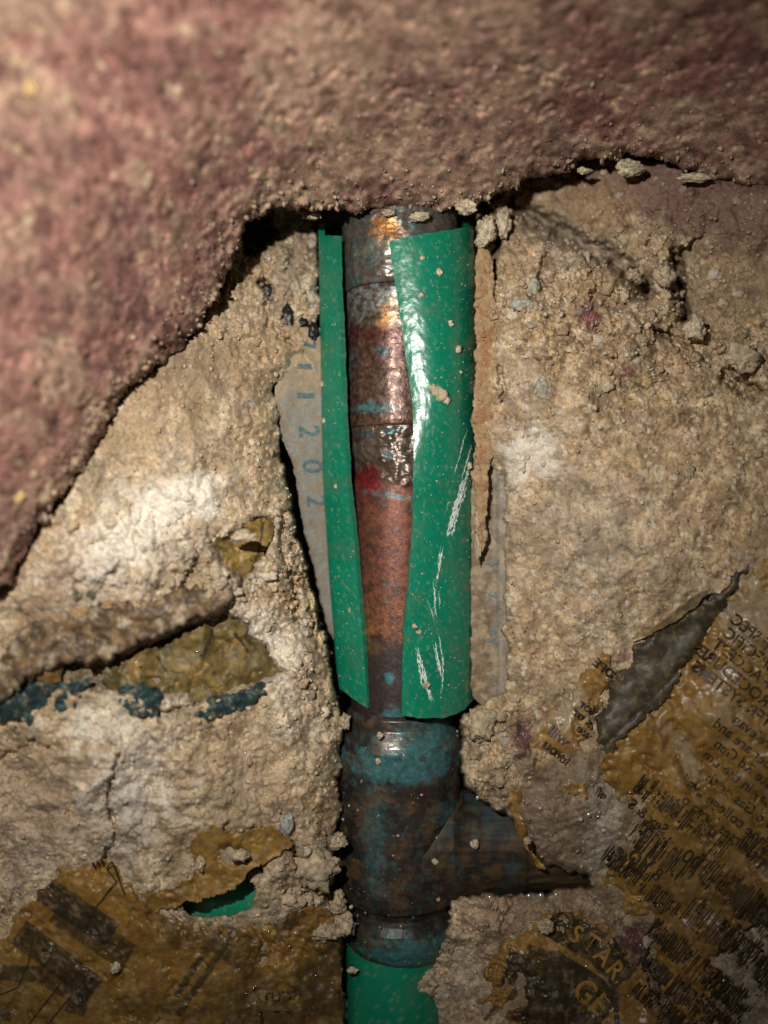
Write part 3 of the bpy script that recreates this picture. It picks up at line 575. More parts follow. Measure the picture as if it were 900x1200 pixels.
NS, NBK, NL, NROW = 60, 40, 26, 190
us = np.concatenate([np.linspace(0, .3, 16)[:-1], .3+.7*np.sin(np.linspace(0, np.pi/2, NS-15))])
ws_ = 1-np.sin(np.linspace(0, np.pi/2, NL))[::1]; ws_ = np.sort(ws_)            # 0 silhouette .. 1 cut edge
def profile(py):
    a, b, c_, d_ = xrE(py), xsR(py), xsL(py), xlE(py)
    a = a+1.1*float(fbm2(np.array([py]), np.array([1.]), 26, 4, .6, 37)[0]); d_ = d_+1.1*float(fbm2(np.array([py]), np.array([7.]), 26, 4, .6, 38)[0])
    xr = a+(b-a)*us; hr = shell_h(us, py)
    t = np.linspace(0, np.pi, NBK)[1:-1]; xb = (b+c_)/2+(b-c_)/2*np.cos(t); hbk = -10.5-20*np.sin(t)**.9
    xl = c_+(d_-c_)*ws_; hl = strip_h(ws_)
    return np.concatenate([xr, xb, xl]), np.concatenate([hr, hbk, hl])
x0_, h0_ = profile(400.); NP_ = len(x0_)
seg = np.concatenate([np.zeros(NS), np.ones(NBK-2), np.full(NL, 2)])
# rims: where each strand of the section starts and ends
top = np.where(seg == 0, 283-18*np.concatenate([us, np.zeros(NP_-NS)])**.8, np.where(seg == 1, 262, 276)); bot = np.zeros(NP_)
bot[:NS] = np.interp(us, [0, .25, .6, .85, 1], [838, 842, 841, 832, 816]); bot[NS:NS+NBK-2] = 812; bot[NS+NBK-2:] = np.interp(ws_, [0, .5, 1], [806, 820, 830])
tt = np.linspace(0, 1, NROW)
OX = np.zeros((NROW, NP_)); OH = OX.copy(); OY = OX.copy()
ygrid = np.linspace(240, 860, 320); PX = np.zeros((320, NP_)); PH = PX.copy()
for i, y in enumerate(ygrid): PX[i], PH[i] = profile(y)
for j in range(NP_):
    ragg = .8*fbm2(np.array([j*2.0]), np.array([3.]), 9, 3, .6, 33)[0]
    yy = top[j]+ragg+(bot[j]-top[j])*tt; OY[:, j] = yy; OX[:, j] = np.interp(yy, ygrid, PX[:, j]); OH[:, j] = np.interp(yy, ygrid, PH[:, j])
OH += .12*fbm2(OX, OY, 80, 2, .5, 34)+.06*fbm2(OX, OY, 10, 3, .65, 35)
PO = W(OX, OY, OH)
tan_u = np.gradient(PO, axis=1); tan_v = np.gradient(PO, axis=0); nrm = np.cross(tan_u, tan_v); nrm /= np.linalg.norm(nrm, axis=-1, keepdims=True)+1e-12
if nrm[90, 20, 1] > 0: nrm = -nrm                 # outward = toward the camera on the shell
PI_ = PO - nrm*.0014
def shell_mesh(PO, PI_):
    nr, npf = PO.shape[:2]; V = np.concatenate([PO.reshape(-1, 3), PI_.reshape(-1, 3)]); o = nr*npf
    f = grid_faces(nr, npf); F = [f, f[:, ::-1]+o]
    r = np.arange(nr-1)*npf; F.append(np.stack([r, r+o, r+npf+o, r+npf], 1)); e = r+npf-1; F.append(np.stack([e, e+npf, e+npf+o, e+o], 1))
    c = np.arange(npf-1); F.append(np.stack([c, c+1, c+1+o, c+o], 1)); l = (nr-1)*npf+c; F.append(np.stack([l, l+o, l+1+o, l+1], 1))
    return V, np.concatenate(F)
V, F = shell_mesh(PO, PI_)
GREEN = np.array((.004, .175, .098))
def green_cols(X_, Y_, seed):
    c = np.ones(X_.shape+(4,)); c[..., :3] = GREEN*(1+.10*fbm2(X_, Y_, 50, 3, .6, seed))[..., None]
    d = sst(.52, .75, fbm2(X_, Y_, 5, 3, .65, seed+1)); c[..., :3] = mix(c[..., :3], (.17, .26, .16), d*.5); e_ = sst(.15, .6, fbm2(X_, Y_, 40, 5, .65, seed+2)); c[..., :3] = mix(c[..., :3], (.05, .15, .085), e_*.4); c[..., :3] = mix(c[..., :3], (.17, .16, .09), .7*sst(.15, .5, fbm2(X_, Y_, 14, 4, .65, seed+5)+.9*sst(530, 560, X_)-.9+.5*sst(790, 840, Y_)))
    c[..., 3] = 1-.5*d; return c
cg = green_cols(OX, OY, 36).reshape(-1, 4)
sheath = empty('plastic_sheath', tuple(W(np.array(466.), np.array(840.), np.array(-12.))), 'glossy green plastic sheath slit open lengthwise round the copper pipe', 'pipe sheath', None)
sm = mesh_from('slit_sleeve', V, F, np.concatenate([cg, cg]))
import bmesh
def crisp(me, ang=40):
    b = bmesh.new(); b.from_mesh(me)
    for e in b.edges:
        if len(e.link_faces) == 2 and e.calc_face_angle(0) > math.radians(ang): e.smooth = False
    bmesh.ops.recalc_face_normals(b, faces=b.faces); b.to_mesh(me); b.free(); return me
under(obj('slit_sleeve', crisp(sm), M_green), sheath)
def sheath_h(px, py):
    px = np.asarray(px, float); py = np.asarray(py, float)
    a, b = xrE(py), xsR(py); hr = shell_h((px-a)/(b-a), py); hl = strip_h(np.clip((px-xsL(py))/(xlE(py)-xsL(py)), 0, 1))
    return np.where(px > 445, hr, hl)
# scuffs and splashes on the sheath
def ribbon(name, pts, wid, mat, parent, seed, dh, hfun):
    p = np.array(pts, float); L = np.concatenate([[0], np.cumsum(np.hypot(*np.diff(p, axis=0).T))]); n = max(8, int(L[-1]/2)); t = np.linspace(0, L[-1], n)
    x = np.interp(t, L, p[:, 0])+.5*fbm2(t, t*0, 14, 2, .6, seed); y = np.interp(t, L, p[:, 1]); dx, dy = np.gradient(x), np.gradient(y); l = np.hypot(dx, dy)+1e-9
    c = [W(x-dy/l*q*wid, y+dx/l*q*wid, hfun(x-dy/l*q*wid, y+dx/l*q*wid)+dh) for q in (-1, 1)]
    return under(obj(name, mesh_from(name, np.stack(c, 1).reshape(-1, 3), grid_faces(n, 2)), mat), parent)
def scuff(pts, wid, seed):
    p = np.array(pts, float); L = np.concatenate([[0], np.cumsum(np.hypot(*np.diff(p, axis=0).T))]); rg = np.random.default_rng(seed); Vs, Fs, b = [], [], 0
    for q in range(2+int(wid*2.2)):
        ln = L[-1]*rg.uniform(.18, .75) if q else L[-1]*.9; t0 = rg.uniform(0, L[-1]-ln); n = max(6, int(ln/1.2)); t = np.linspace(t0, t0+ln, n); off = rg.normal(0, wid*.75) if q else 0
        x = np.interp(t, L, p[:, 0])+off+1.0*fbm2(t, t*0+q*7, 8, 3, .6, seed); y = np.interp(t, L, p[:, 1]); dx, dy = np.gradient(x), np.gradient(y); l = np.hypot(dx, dy)+1e-9
        env = np.clip(np.minimum(t-t0, t0+ln-t)/8, .05, 1); w0 = wid*rg.uniform(.2, .5) if q else wid*.55
        c = []
        for k, (sg, hh) in enumerate([(-1, .1), (0, 1), (1, .1)]):
            ww = w0*env*np.clip(.5+1.3*fbm2(t, t*0+k*9+q, 5, 3, .65, seed+1), .04, 2); xx = x-dy/l*sg*ww; yy = y+dx/l*sg*ww; c.append(W(xx, yy, sheath_h(xx, yy)+.13*hh+.06))
        Vs.append(np.stack(c, 1).reshape(-1, 3)); Fs.append(grid_faces(n, 3)+b); b += 3*n
    return under(obj('scuff_mark', mesh_from('scuff_mark', np.concatenate(Vs), np.concatenate(Fs)), M_scuff), sheath)
SC_ = [([(549, 548), (541, 575), (533, 600), (524, 634)], 3.2), ([(553, 520), (546, 545), (540, 566)], 1.2), ([(520, 640), (514, 668), (510, 690)], 1.6), ([(508, 680), (510, 705), (512, 728)], 1.2), ([(499, 700), (507, 718), (510, 735)], .8),
       ([(514, 690), (516, 715)], .7), ([(487, 752), (492, 770), (497, 792), (500, 808)], 2.6), ([(509, 748), (513, 770), (518, 795)], 2.0), ([(514, 742), (519, 775), (519, 800), (515, 820)], 1.0), ([(497, 800), (504, 815), (507, 824)], 2.2), ([(536, 590), (526, 588), (522, 600)], .8), ([(515, 640), (517, 665)], .8), ([(470, 318), (474, 350)], .6), ([(548, 500), (540, 530), (531, 560)], .7)]
for i, (p, wd) in enumerate(SC_): scuff(p, wd, 300+i*3)
for (px, py, r) in [(514, 462, 9), (507, 455, 5), (522, 468, 6), (515, 319, 4.5), (495, 302, 3), (528, 380, 3.5), (536, 409, 5), (493, 346, 3), (549, 546, 4.5), (547, 555, 3), (486, 734, 3.5), (491, 741, 3), (527, 378, 3), (378, 450, 3), (380, 493, 3.5), (500, 803, 4.5), (540, 436, 2.2), (394, 570, 2.5), (410, 715, 2.5)]:
    crumb('mortar_splash', px, py, float(sheath_h(px, py))+.1, r, '', '', None, (.40, .33, .22), (1, .32, 1), None, .6, parent=sheath, sub=ICO2)
n = 1500; sx = rng.uniform(374, 556, n); sy = rng.uniform(285, 825, n)
ok = (sx > xrE(sy)+2) & (sx < xsR(sy)-3) | (sx > xsL(sy)+2) & (sx < xlE(sy)-2); sx, sy = sx[ok], sy[ok]
r = .07+.16*rng.random(len(sx))**4; cc = np.concatenate([.7*PAL[rng.choice([0, 1, 3, 8], len(sx))], np.zeros((len(sx), 1))], 1)
scatter('dust_specks', W(sx, sy, sheath_h(sx, sy)+.02), r, cc, M_grain, sheath, kind='stuff')

def tube_sheath(name, p0, p1, rmm, label, seed, thick=1.4, nose=None):
    """plain round sheath between two points (mm in x, h, z)"""
    p0, p1 = np.array(p0, float), np.array(p1, float); ax = p1-p0; L = np.linalg.norm(ax); ax /= L
    f = np.array([0, 1., 0]); u = np.cross(ax, f); u /= np.linalg.norm(u); v = np.cross(u, ax)
    nr, nt = 60, 96; t = np.linspace(0, L, nr); th = np.linspace(0, 2*np.pi, nt); T, S = np.meshgrid(th, t)
    def surf(r): 
        q = p0+ax*S[..., None]+r[..., None]*(np.cos(T)[..., None]*u+np.sin(T)[..., None]*v); return np.stack([q[..., 0], -q[..., 1], q[..., 2]], -1)*MM
    r = rmm+.12*fbm2(S, T*6, 9, 3, .5, seed)
    V, F = shell_mesh(surf(r), surf(r-thick)); c = green_cols(S*5, T*60, seed+3).reshape(-1, 4)
    e = empty(name, tuple(np.array((p0[0], -p0[1], p0[2]))*MM), label, 'pipe sheath', None)
    under(obj('sleeve', crisp(mesh_from('sleeve', V, F, np.concatenate([c, c]))), M_green), e); return e
cx_, cz_ = axis_mm(462, 1078); 
low = tube_sheath('plastic_sheath', (cx_, -13, cz_), (cx_+.5, -12, cz_-40), 10.8, 'green plastic sheath below the tee at the bottom edge', 60)
hx = lambda x, h: (x-450)*K*(D-h)/D
hz = lambda y, h: (600-y)*K*(D-h)/D
side = tube_sheath('plastic_sheath', (hx(180, -9), -9, hz(1058, -9)), (hx(330, -9), -9, hz(1038, -9)), 8.5, 'green plastic sheath glimpsed through the torn hole in brown paper', 70)

# ------------------------------------------------------------------ sheets: films and papers
def sheet(name, poly, hfun, colf, mat, parent=None, res=1.8, wob=5, ws=22, seed=0, thick=.12, **props):
    P = np.array(poly); x = np.arange(max(-60, P[:, 0].min()-10), min(962, P[:, 0].max()+10), res); y = np.arange(P[:, 1].min()-10, min(1262, P[:, 1].max()+10), res)
    x_, y_ = np.meshgrid(x.astype(np.float32), y.astype(np.float32))
    sd = poly_sd(x_+wob*fbm2(x_, y_, ws, 4, .6, seed), y_+wob*fbm2(x_, y_, ws, 4, .6, seed+1), poly)
    F = grid_faces(len(y), len(x)); F = F[(sd.ravel()[F] > 0).any(1)]
    gy_, gx_ = np.gradient(sd, res); g_ = np.maximum(gx_**2+gy_**2, .25); out = np.where(sd < 0, np.clip(sd, -2.2*res, 0), 0)
    x_ = x_-out*gx_/g_; y_ = y_-out*gy_/g_; sd = np.maximum(sd, 0)
    h = hfun(x_, y_, sd); c = colf(x_, y_, sd)
    V1 = W(x_, y_, h).reshape(-1, 3)
    V, F, c = compact(V1, F, np.clip(c, .003, 1).reshape(-1, 4))
    o = obj(name, mesh_from(name, V, F, c), mat, None, **props)
    m = o.modifiers.new('thickness', 'SOLIDIFY'); m.thickness = thick*MM; m.offset = 0
    if parent is not None: under(o, parent)
    return o
# text: one evaluated font mesh per string
_txt = []
def text(lines, surface, mat, parent, name='lettering'): _txt.append((lines, surface, mat, parent, name))
def flush_text():
    strings = sorted({l[0] for t in _txt for l in t[0]}); tmp = {}
    for s in strings:
        cu = bpy.data.curves.new('t', 'FONT'); cu.body = s; cu.size = 1; cu.offset = .018; cu.resolution_u = 3; o = bpy.data.objects.new('t', cu); COL.objects.link(o); tmp[s] = o
    bpy.context.view_layer.update(); dg = bpy.context.evaluated_depsgraph_get(); geo = {}
    for s, o in tmp.items():
        e = o.evaluated_get(dg); m = e.to_mesh(); m.calc_loop_triangles()
        geo[s] = (np.array([v.co[:2] for v in m.vertices]).reshape(-1, 2), np.array([t.vertices[:] for t in m.loop_triangles]).reshape(-1, 3)); e.to_mesh_clear()
    for o in tmp.values(): cu = o.data; bpy.data.objects.remove(o); bpy.data.curves.remove(cu)
    for lines, surf, mat, parent, name in _txt:
        Vs, Fs, b = [], [], 0
        for (s, x, y, size, ang, mirror, stretch) in lines:
            v, f = geo[s]
            if not len(v): continue
            a = math.radians(ang); ux, uy = math.cos(a), math.sin(a); vx, vy = math.sin(a), -math.cos(a)     # image axes, y down
            if mirror: vx, vy = -vx, -vy
            q = v*size; q = q*np.array([stretch, 1]); px = x+q[:, 0]*ux+q[:, 1]*vx; py = y+q[:, 0]*uy+q[:, 1]*vy
            px = px+.5*fbm2(px, py, 12, 2, .5, 77)
            Vs.append(W(px, py, surf(px, py)+.13)); Fs.append(f+b); b += len(v)
        under(obj(name, mesh_from(name, np.concatenate(Vs), np.concatenate(Fs), smooth=False), mat), parent)

# dusty printed film on both sides of the sheath
FILM_L = [(348, 385), (322, 452), (325, 485), (331, 515), (344, 545), (350, 580), (358, 625), (366, 660), (376, 705), (390, 750), (412, 750), (412, 380)]
def film_h(x, y, sd=None): return -5.5-.10*(x-322)-5.5*sst(480, 700, y)+.35*fbm2(x, y, 40, 3, .5, 401)
def film_c(x, y, sd):
    c = np.ones(x.shape+(4,)); c[..., :3] = mix(mix(col0(x, (.25, .235, .20)), (.36, .27, .17), sst(490, 430, y+25*fbm2(x, y, 25, 4, .6, 402))), (.27, .20, .13), .75*sst(.0, .45, fbm2(x, y, 16, 4, .6, 403)))
    c[..., :3] = mix(c[..., :3], (.16, .13, .10), .5*sst(6, 0, sd)*(y > 470)); c[..., 3] = .3; return c
film = sheet('printed_film', FILM_L, film_h, film_c, M_film, wob=2, seed=404, label='dusty grey film with teal figures left of the green sheath', category='film')
text([('7', 352, 396, 26, 90, False, 1), ('I', 349, 424, 26, 90, False, 1.6), ('I', 349, 458, 28, 90, False, 1.6), ('2', 351, 498, 34, 90, False, .9), ('0', 355, 538, 34, 90, False, 1), ('2', 360, 580, 32, 90, False, .9)], lambda x, y: np.maximum(film_h(x, y), Hat(x, y)-.1), M_teal_ink, film)
FILM_R = [(556, 520), (606, 520), (612, 600), (612, 700), (612, 790), (610, 812), (570, 832), (552, 815), (552, 700), (552, 600)]
def filmr_h(x, y, sd=None): return -5.2+.02*(x-575)+.3*fbm2(x, y, 30, 3, .5, 411)+1.2*sst(580, 588, x)
def filmr_c(x, y, sd):
    c = np.ones(x.shape+(4,)); c[..., :3] = mix(mix(col0(x, (.17, .115, .065)), (.20, .165, .125), sst(572, 584, x+5*fbm2(x, y, 16, 3, .6, 412))), (.30, .28, .25), .5*np.exp(-((x-586)/1.6)**2)); c[..., :3] *= (1+.35*fbm2(x, y, 12, 4, .65, 416))[..., None]; c[..., :3] = mix(c[..., :3], (.34, .26, .16), .7*sst(.1, .45, fbm2(x, y, 18, 4, .65, 417))); c[..., 3] = .4; return c
filmr = sheet('printed_film', FILM_R, filmr_h, filmr_c, M_film, wob=2, seed=414, label='narrow brown film with blue marks right of the green sheath', category='film')
text([('3', 571, 655, 20, 90, False, 1), ('z', 572, 695, 22, 80, False, 1), ('~', 570, 735, 26, 75, False, 1), ('v', 573, 748, 18, 90, False, 1)], filmr_h, M_teal_ink, filmr)
# flat sliver of mortar standing along the sheath
SLIV = [(558, 292), (568, 296), (578, 310), (580, 345), (578, 380), (579, 430), (576, 480), (578, 520), (572, 552), (570, 600), (567, 640), (560, 650), (557, 560), (557, 400)]
def sliv_c(x, y, sd):
    c = np.ones(x.shape+(4,)); c[..., :3] = mix(col0(x, (.32, .21, .11)), (.28, .155, .075), sst(-.2, .4, fbm2(x, y, 22, 4, .6, 421))); c[..., :3] = mix(c[..., :3], (.40, .30, .19), .6*sst(3, 0, sd)); c[..., :3] *= (1+.25*fbm2(x, y, 5, 3, .6, 422))[..., None]; c[..., 3] = 0; return c
sheet('mortar_sliver', SLIV, lambda x, y, sd: -1.2+.5*fbm2(x, y, 20, 4, .6, 423)+.25*fbm2(x, y, 6, 3, .65, 425)-.4*np.exp(-np.clip(sd, 0, None)/2), sliv_c, M_mortar, wob=4, ws=26, seed=424, res=1.3, thick=.9, label='thin tan sliver of mortar standing along the right of the sheath', category='mortar sliver')

# yellowed papers
def cover(x, y, blobs):
    r = 0
    for i, (cx, cy, rx, ry, rot, s) in enumerate(blobs): r = r + s*blob(x, y, cx, cy, rx, ry, rot, .6, .6, 500+i, 20)
    return r
OCHRE, DARKP = (.225, .122, .026), (.028, .021, .012)
def band_mask(x, y, pts, wd):
    m = 0*x
    for (ax, ay), (bx, by) in zip(pts[:-1], pts[1:]):
        l = math.hypot(bx-ax, by-ay); ex, ey = (bx-ax)/l, (by-ay)/l; u = (x-ax)*ex+(y-ay)*ey; v = -(x-ax)*ey+(y-ay)*ex
        m = np.maximum(m, sst(-.9, .9, np.minimum(np.minimum(u, l-u), wd-np.abs(v))))
    return m
def paper_col(bands=(), lines=(), dark=(), base=OCHRE, alt=(.20, .10, .022), gloss=.85, fade=()):
    def f(x, y, sd):
        c = np.ones(x.shape+(4,)); c[..., :3] = mix(col0(x, base), alt, sst(-.3, .5, fbm2(x, y, 45, 4, .6, 510))); c[..., :3] = mix(c[..., :3], (.36, .22, .07), .5*sst(.2, .6, fbm2(x, y, 30, 4, .6, 511)))
        wx_, wy_ = x+1.2*fbm2(x, y, 16, 3, .6, 512), y+1.2*fbm2(x, y, 16, 3, .6, 513)
        for pts, wd, s in bands: c[..., :3] = mix(c[..., :3], DARKP, s*band_mask(wx_, wy_, pts, wd)*(.72+.28*sst(-.5, .2, fbm2(x, y, 9, 3, .6, 514))))
        for pts, wd in lines: c[..., :3] = mix(c[..., :3], (.02, .016, .010), .9*sst(wd+.9, wd-.9, line_d(wx_, wy_, pts)))
        for (cx, cy, rx, ry, rot, s) in dark: c[..., :3] = mix(c[..., :3], (.05, .035, .018), s*blob(x, y, cx, cy, rx, ry, rot, .6, .5, 515, 22))
        for (cx, cy, rx, ry, rot, s) in fade: c[..., :3] = mix(c[..., :3], (.30, .24, .16), s*blob(x, y, cx, cy, rx, ry, rot, .7, .7, 516, 22))
        c[..., :3] = mix(c[..., :3], (.26, .19, .11), .40*sst(.3, .65, fbm2(x, y, 14, 4, .65, 517)))
        c[..., 3] = np.clip(gloss*sst(-.5, .3, fbm2(x, y, 18, 3, .6, 518)), 0, 1); return c
    return f
def paper_h(cov, off=1.0, wr=.55, seed=520, curl=0., sink=2.0, fold=0., mud=.8):
    def f(x, y, sd=None):
        h = Hs(x, y) + off + wr*fbm2(x, y, 34, 4, .55, seed) + fold*(.5-np.abs(fbm2(x, y, 62, 2, .35, seed+7))*1.6) - 2.6*cover(x, y, cov) - mud*sst(.30, .62, fbm2(x, y, 30, 5, .6, seed+5))
        if sd is not None: h = h + curl*np.exp(-np.clip(sd, 0, None)/6) - (sink+1.2*fbm2(x, y, 24, 3, .6, seed+3))*np.exp(-np.clip(sd, 0, None)/15)*(curl == 0)
        return h
    return f
# right-hand newspaper with mirrored print showing through
cov_r = [(895, 720, 45, 75, -30, .45), (800, 880, 16, 60, -35, .9), (742, 960, 24, 46, 20, 1.2), (745, 1100, 26, 40, 0, 1.), (880, 1170, 60, 70, 0, 1.2), (720, 1045, 40, 22, 0, .8), (830, 960, 12, 24, 30, .5)]
hR = paper_h([(a, b, c, d, e, f*.7) for a, b, c, d, e, f in cov_r], 2.0, .35, 521, sink=1.6)
TH = 38.0
def uv(u, v):     # along the print lines (down to the right) and across them (up to the right)
    a = math.radians(TH); return 700+u*math.cos(a)+v*math.sin(a), 880+u*math.sin(a)-v*math.cos(a)
rp = sheet('newspaper', PAPERS['right'], hR, paper_col(fade=[(890, 720, 50, 70, -30, .7), (800, 880, 12, 50, -35, .6), (850, 840, 30, 20, 0, .3)], dark=[(830, 1060, 60, 80, -35, .35)]), M_paper, wob=9, ws=30, seed=522, res=2.0,
           label='large yellowed newspaper sheet with mirrored print at the lower right', category='newspaper')
L = []
rows = [(215, 'OF SPEC', 24, 21), (197, 'W SPECIFIC', 22, 21), (179, 'STAFF ACCEPT', 26, 21), (161, 'FOR PROCEDURES', 20, 22), (143, 'THE WATER SYSTEMS', 26, 22), (124, 'specifications for relevan', 18, 20), (106, 'contact the number are and', 26, 20), (88, 'the office this date Rd Gen', 24, 20), (70, 'on the same day in the tim', 30, 20), (51, 'their courses and Gas or th', 46, 20), (31, 'members of the college avail', 16, 21), (13, 'closing for courses large o', 30, 20)]
for (v, st_, u0, sz) in rows: L.append((st_, *uv(u0+len(st_)*sz*.51, v), sz*.9, TH+180, True, 1.0))
L += [('Sex & S', *uv(122, -30), 18, TH+180, True, 1), ('8 MOS', *uv(150, -78), 22, TH+180, True, .9), ('00', *uv(178, -40), 24, TH+180, True, 1), ('sue', *uv(215, -165), 20, TH+180, True, 1), ('2', *uv(232, -178), 22, TH+180, True, 1)]
text(L, hR, M_ink, rp)
# dense bars of smudged headline type
def bars(name, blocks, surf, mat, parent, ang, seed):
    Vs, Fs, b = [], [], 0; rg = np.random.default_rng(seed); a = math.radians(ang); ux, uy, vx, vy = math.cos(a), math.sin(a), math.sin(a), -math.cos(a)
    for (u0, v0, ln, ht) in blocks:
        x0, y0 = uv(u0, v0); u = 0
        while u < ln:
            wd = rg.uniform(1.1, 2.7); g = rg.uniform(.9, 2.0); h1 = ht*rg.uniform(.75, 1.05); 
            if rg.random() < .92:
                m_ = 6; vv = np.linspace(ht-h1, h1, m_); uu = np.stack([np.full(m_, u), np.full(m_, u+wd)], 1)+rg.normal(0, .35, (m_, 2)); vv2 = np.repeat(vv[:, None], 2, 1)
                px = x0+uu*ux+vv2*vx; py = y0+uu*uy+vv2*vy
                Vs.append(W(px, py, surf(px, py)+.12).reshape(-1, 3)); Fs.append(grid_faces(m_, 2)+b); b += m_*2
                if rg.random() < .5:
                    for q in rg.choice(np.linspace(.1, .8, 4), 1):
                        uu = np.array([[u, u+wd+g+1], [u, u+wd+g+1]]); vv2 = np.array([[ht*q, ht*q], [ht*q+3, ht*q+3]]); px = x0+uu*ux+vv2*vx; py = y0+uu*uy+vv2*vy
                        Vs.append(W(px, py, surf(px, py)+.15).reshape(-1, 3)); Fs.append(grid_faces(2, 2)+b); b += 4
            u += wd+g
    return under(obj(name, mesh_from(name, np.concatenate(Vs), np.concatenate(Fs), smooth=False), mat), parent)
bars('smudged_headline', [(60, -14, 130, 30), (196, 6, 110, 40), (90, -66, 80, 38), (172, -52, 130, 42), (296, -34, 70, 50), (80, -100, 60, 28), (150, -104, 40, 26), (196, -102, 150, 44), (176, -140, 60, 30), (240, -146, 90, 36), (190, -172, 40, 24), (236, -176, 100, 28), (205, -204, 90, 26), (330, 20, 60, 30)], hR, M_ink, rp, TH, 5)
# lobe
hl_ = paper_h([(640, 800, 30, 20, 0, .7), (668, 900, 24, 18, 0, .8), (700, 840, 10, 30, 0, .5)], 1.5, .35, 531)
lp = sheet('newspaper', PAPERS['lobe'], hl_, paper_col(fade=[(665, 830, 30, 22, -40, .8), (660, 900, 40, 22, 0, .7)]), M_paper, wob=7, ws=20, seed=532, label='small yellow newspaper scrap with mirrored words above the copper branch', category='newspaper')
text([('will', 662, 876, 19, TH+180, True, 1.1), ('you', 657, 892, 18, TH+180, True, 1.1), ('for', 692, 838, 16, TH+180, True, 1), ('s or', 690, 852, 16, TH+180, True, 1), ('we', 688, 866, 15, TH+180, True, 1), ('OPE', 715, 795, 15, TH+180, True, 1), ('ation', 672, 905, 15, TH+180, True, 1), ('el', 706, 935, 15, TH+170, True, 1)], hl_, M_ink, lp)
STRIP = [(598, 885), (612, 892), (612, 930), (614, 965), (626, 1000), (640, 1018), (628, 1014), (610, 985), (596, 950), (592, 910)]
sheet('paper_strip', STRIP, paper_h([], .9, .4, 541), paper_col(), M_paper, wob=3, seed=542, label='narrow ochre paper strip edging the mortar above the copper branch', category='paper scrap')
# star piece
hS = paper_h([(600, 1170, 22, 40, 0, .9), (650, 1085, 18, 14, 0, .8), (745, 1110, 20, 20, 0, .9), (560, 1200, 30, 60, 0, 1.)], 2.0, .4, 551, sink=1.6, mud=.25)
sp = sheet('newspaper', PAPERS['star'], hS, paper_col(bands=[([(644, 1078), (704, 1112), (734, 1148)], 19, .95), ([(618, 1112), (655, 1122), (700, 1150)], 6, .9), ([(592, 1132), (655, 1150)], 20, .95), ([(600, 1160), (668, 1200)], 30, .95), ([(650, 1148), (712, 1190)], 30, .92)], alt=(.19, .095, .02)), M_paper, wob=6, seed=552, res=1.4, label='yellowed newspaper with dark badge reading STAR at the bottom', category='newspaper')
ribbon('printed_arc', [(640, 1128), (676, 1132), (706, 1150), (722, 1180), (724, 1215)], 3.2, M_ink, sp, 760, .15, hS)
M_lightprint = material('unprinted_letters', base=(.30, .165, .035), rough=.5, bump=0, var=.3, vscale=1800, use_attr=False)
text([('S', 665, 1100, 30, 32, False, .9), ('T', 681, 1109, 30, 36, False, .9), ('A', 694, 1121, 30, 44, False, .9), ('R', 708, 1137, 30, 50, False, .9), ('G', 668, 1164, 38, 38, False, .9), ('E', 688, 1180, 38, 44, False, .9), ('S', 703, 1198, 38, 50, False, .9)], hS, M_lightprint, sp)
# dark folded flap
FLAP = [(743, 756), (765, 742), (800, 722), (845, 690), (882, 656), (868, 685), (842, 722), (810, 775), (775, 825), (745, 850), (712, 882), (698, 872), (703, 840), (712, 800), (738, 780)]
def flap_c(x, y, sd):
    c = np.ones(x.shape+(4,)); c[..., :3] = mix(col0(x, (.040, .032, .018)), (.075, .056, .030), sst(-.2, .5, fbm2(x, y, 22, 4, .65, 561))); c[..., :3] = mix(c[..., :3], (.17, .12, .06), .5*sst(.3, .6, fbm2(x, y, 12, 4, .65, 562))); c[..., 3] = .35; return c
hF = lambda x, y, sd: Hs(x, y)+1.3+.35*fbm2(x, y, 40, 3, .45, 563)-1.6*np.exp(-sd/5)*(x+y < 1585)+.9*np.exp(-line_d(x, y, [(743, 756), (800, 722), (882, 656)])/7)
sheet('paper_flap', FLAP, hF, flap_c, M_paper, wob=6, ws=22, seed=564, label='dark folded paper flap lying across the newspaper edge on the right', category='paper scrap')
LIP = [(738, 752), (770, 730), (812, 700), (832, 690), (815, 712), (790, 728), (762, 744)]
sheet('paper_scrap', LIP, lambda x, y, sd: Hs(x, y)+2.6+.4*fbm2(x, y, 20, 3, .5, 566), paper_col(base=(.15, .10, .04), alt=(.11, .08, .04), gloss=.3), M_paper, wob=2, seed=567, label='olive paper sliver along the upper edge of the dark flap', category='paper scrap')
# left papers
covL = [(190, 1075, 30, 16, 10, .7), (330, 1110, 34, 20, -10, .9), (300, 1150, 14, 50, 10, .8), (140, 1150, 8, 10, 0, .9), (0, 1080, 30, 30, 0, .6), (370, 1140, 24, 50, 0, .5)]
hLp = paper_h([(a, b, c, d, e, f*.6) for a, b, c, d, e, f in covL], 2.1, .4, 571, sink=1.6)
left = sheet('newspaper', PAPERS['left'], hLp, paper_col(bands=[([(44, 1036), (132, 1096)], 16, .95), ([(22, 1092), (112, 1160)], 16, .9), ([(-30, 1138), (52, 1142), (100, 1176)], 10, .85), ([(66, 1066), (152, 1122)], 17, .8), ([(98, 1142), (88, 1188)], 12, .9), ([(258, 1090), (205, 1168)], 4, .85), ([(270, 1098), (208, 1190)], 4.5, .8), ([(262, 1095), (300, 1128)], 22, .55), ([(322, 1090), (352, 1062)], 14, .75), ([(-20, 1185), (14, 1190)], 8, .8)],
            dark=[(300, 1180, 80, 45, 0, .6), (220, 1090, 60, 30, 20, .5), (380, 1150, 40, 60, 0, .7), (170, 1180, 60, 24, 0, .4), (20, 1180, 60, 30, 0, .35)], alt=(.20, .10, .02)), M_paper, wob=8, ws=26, seed=572, res=1.6, label='yellowed newspaper with black bands and thin drawn lines at lower left', category='newspaper')
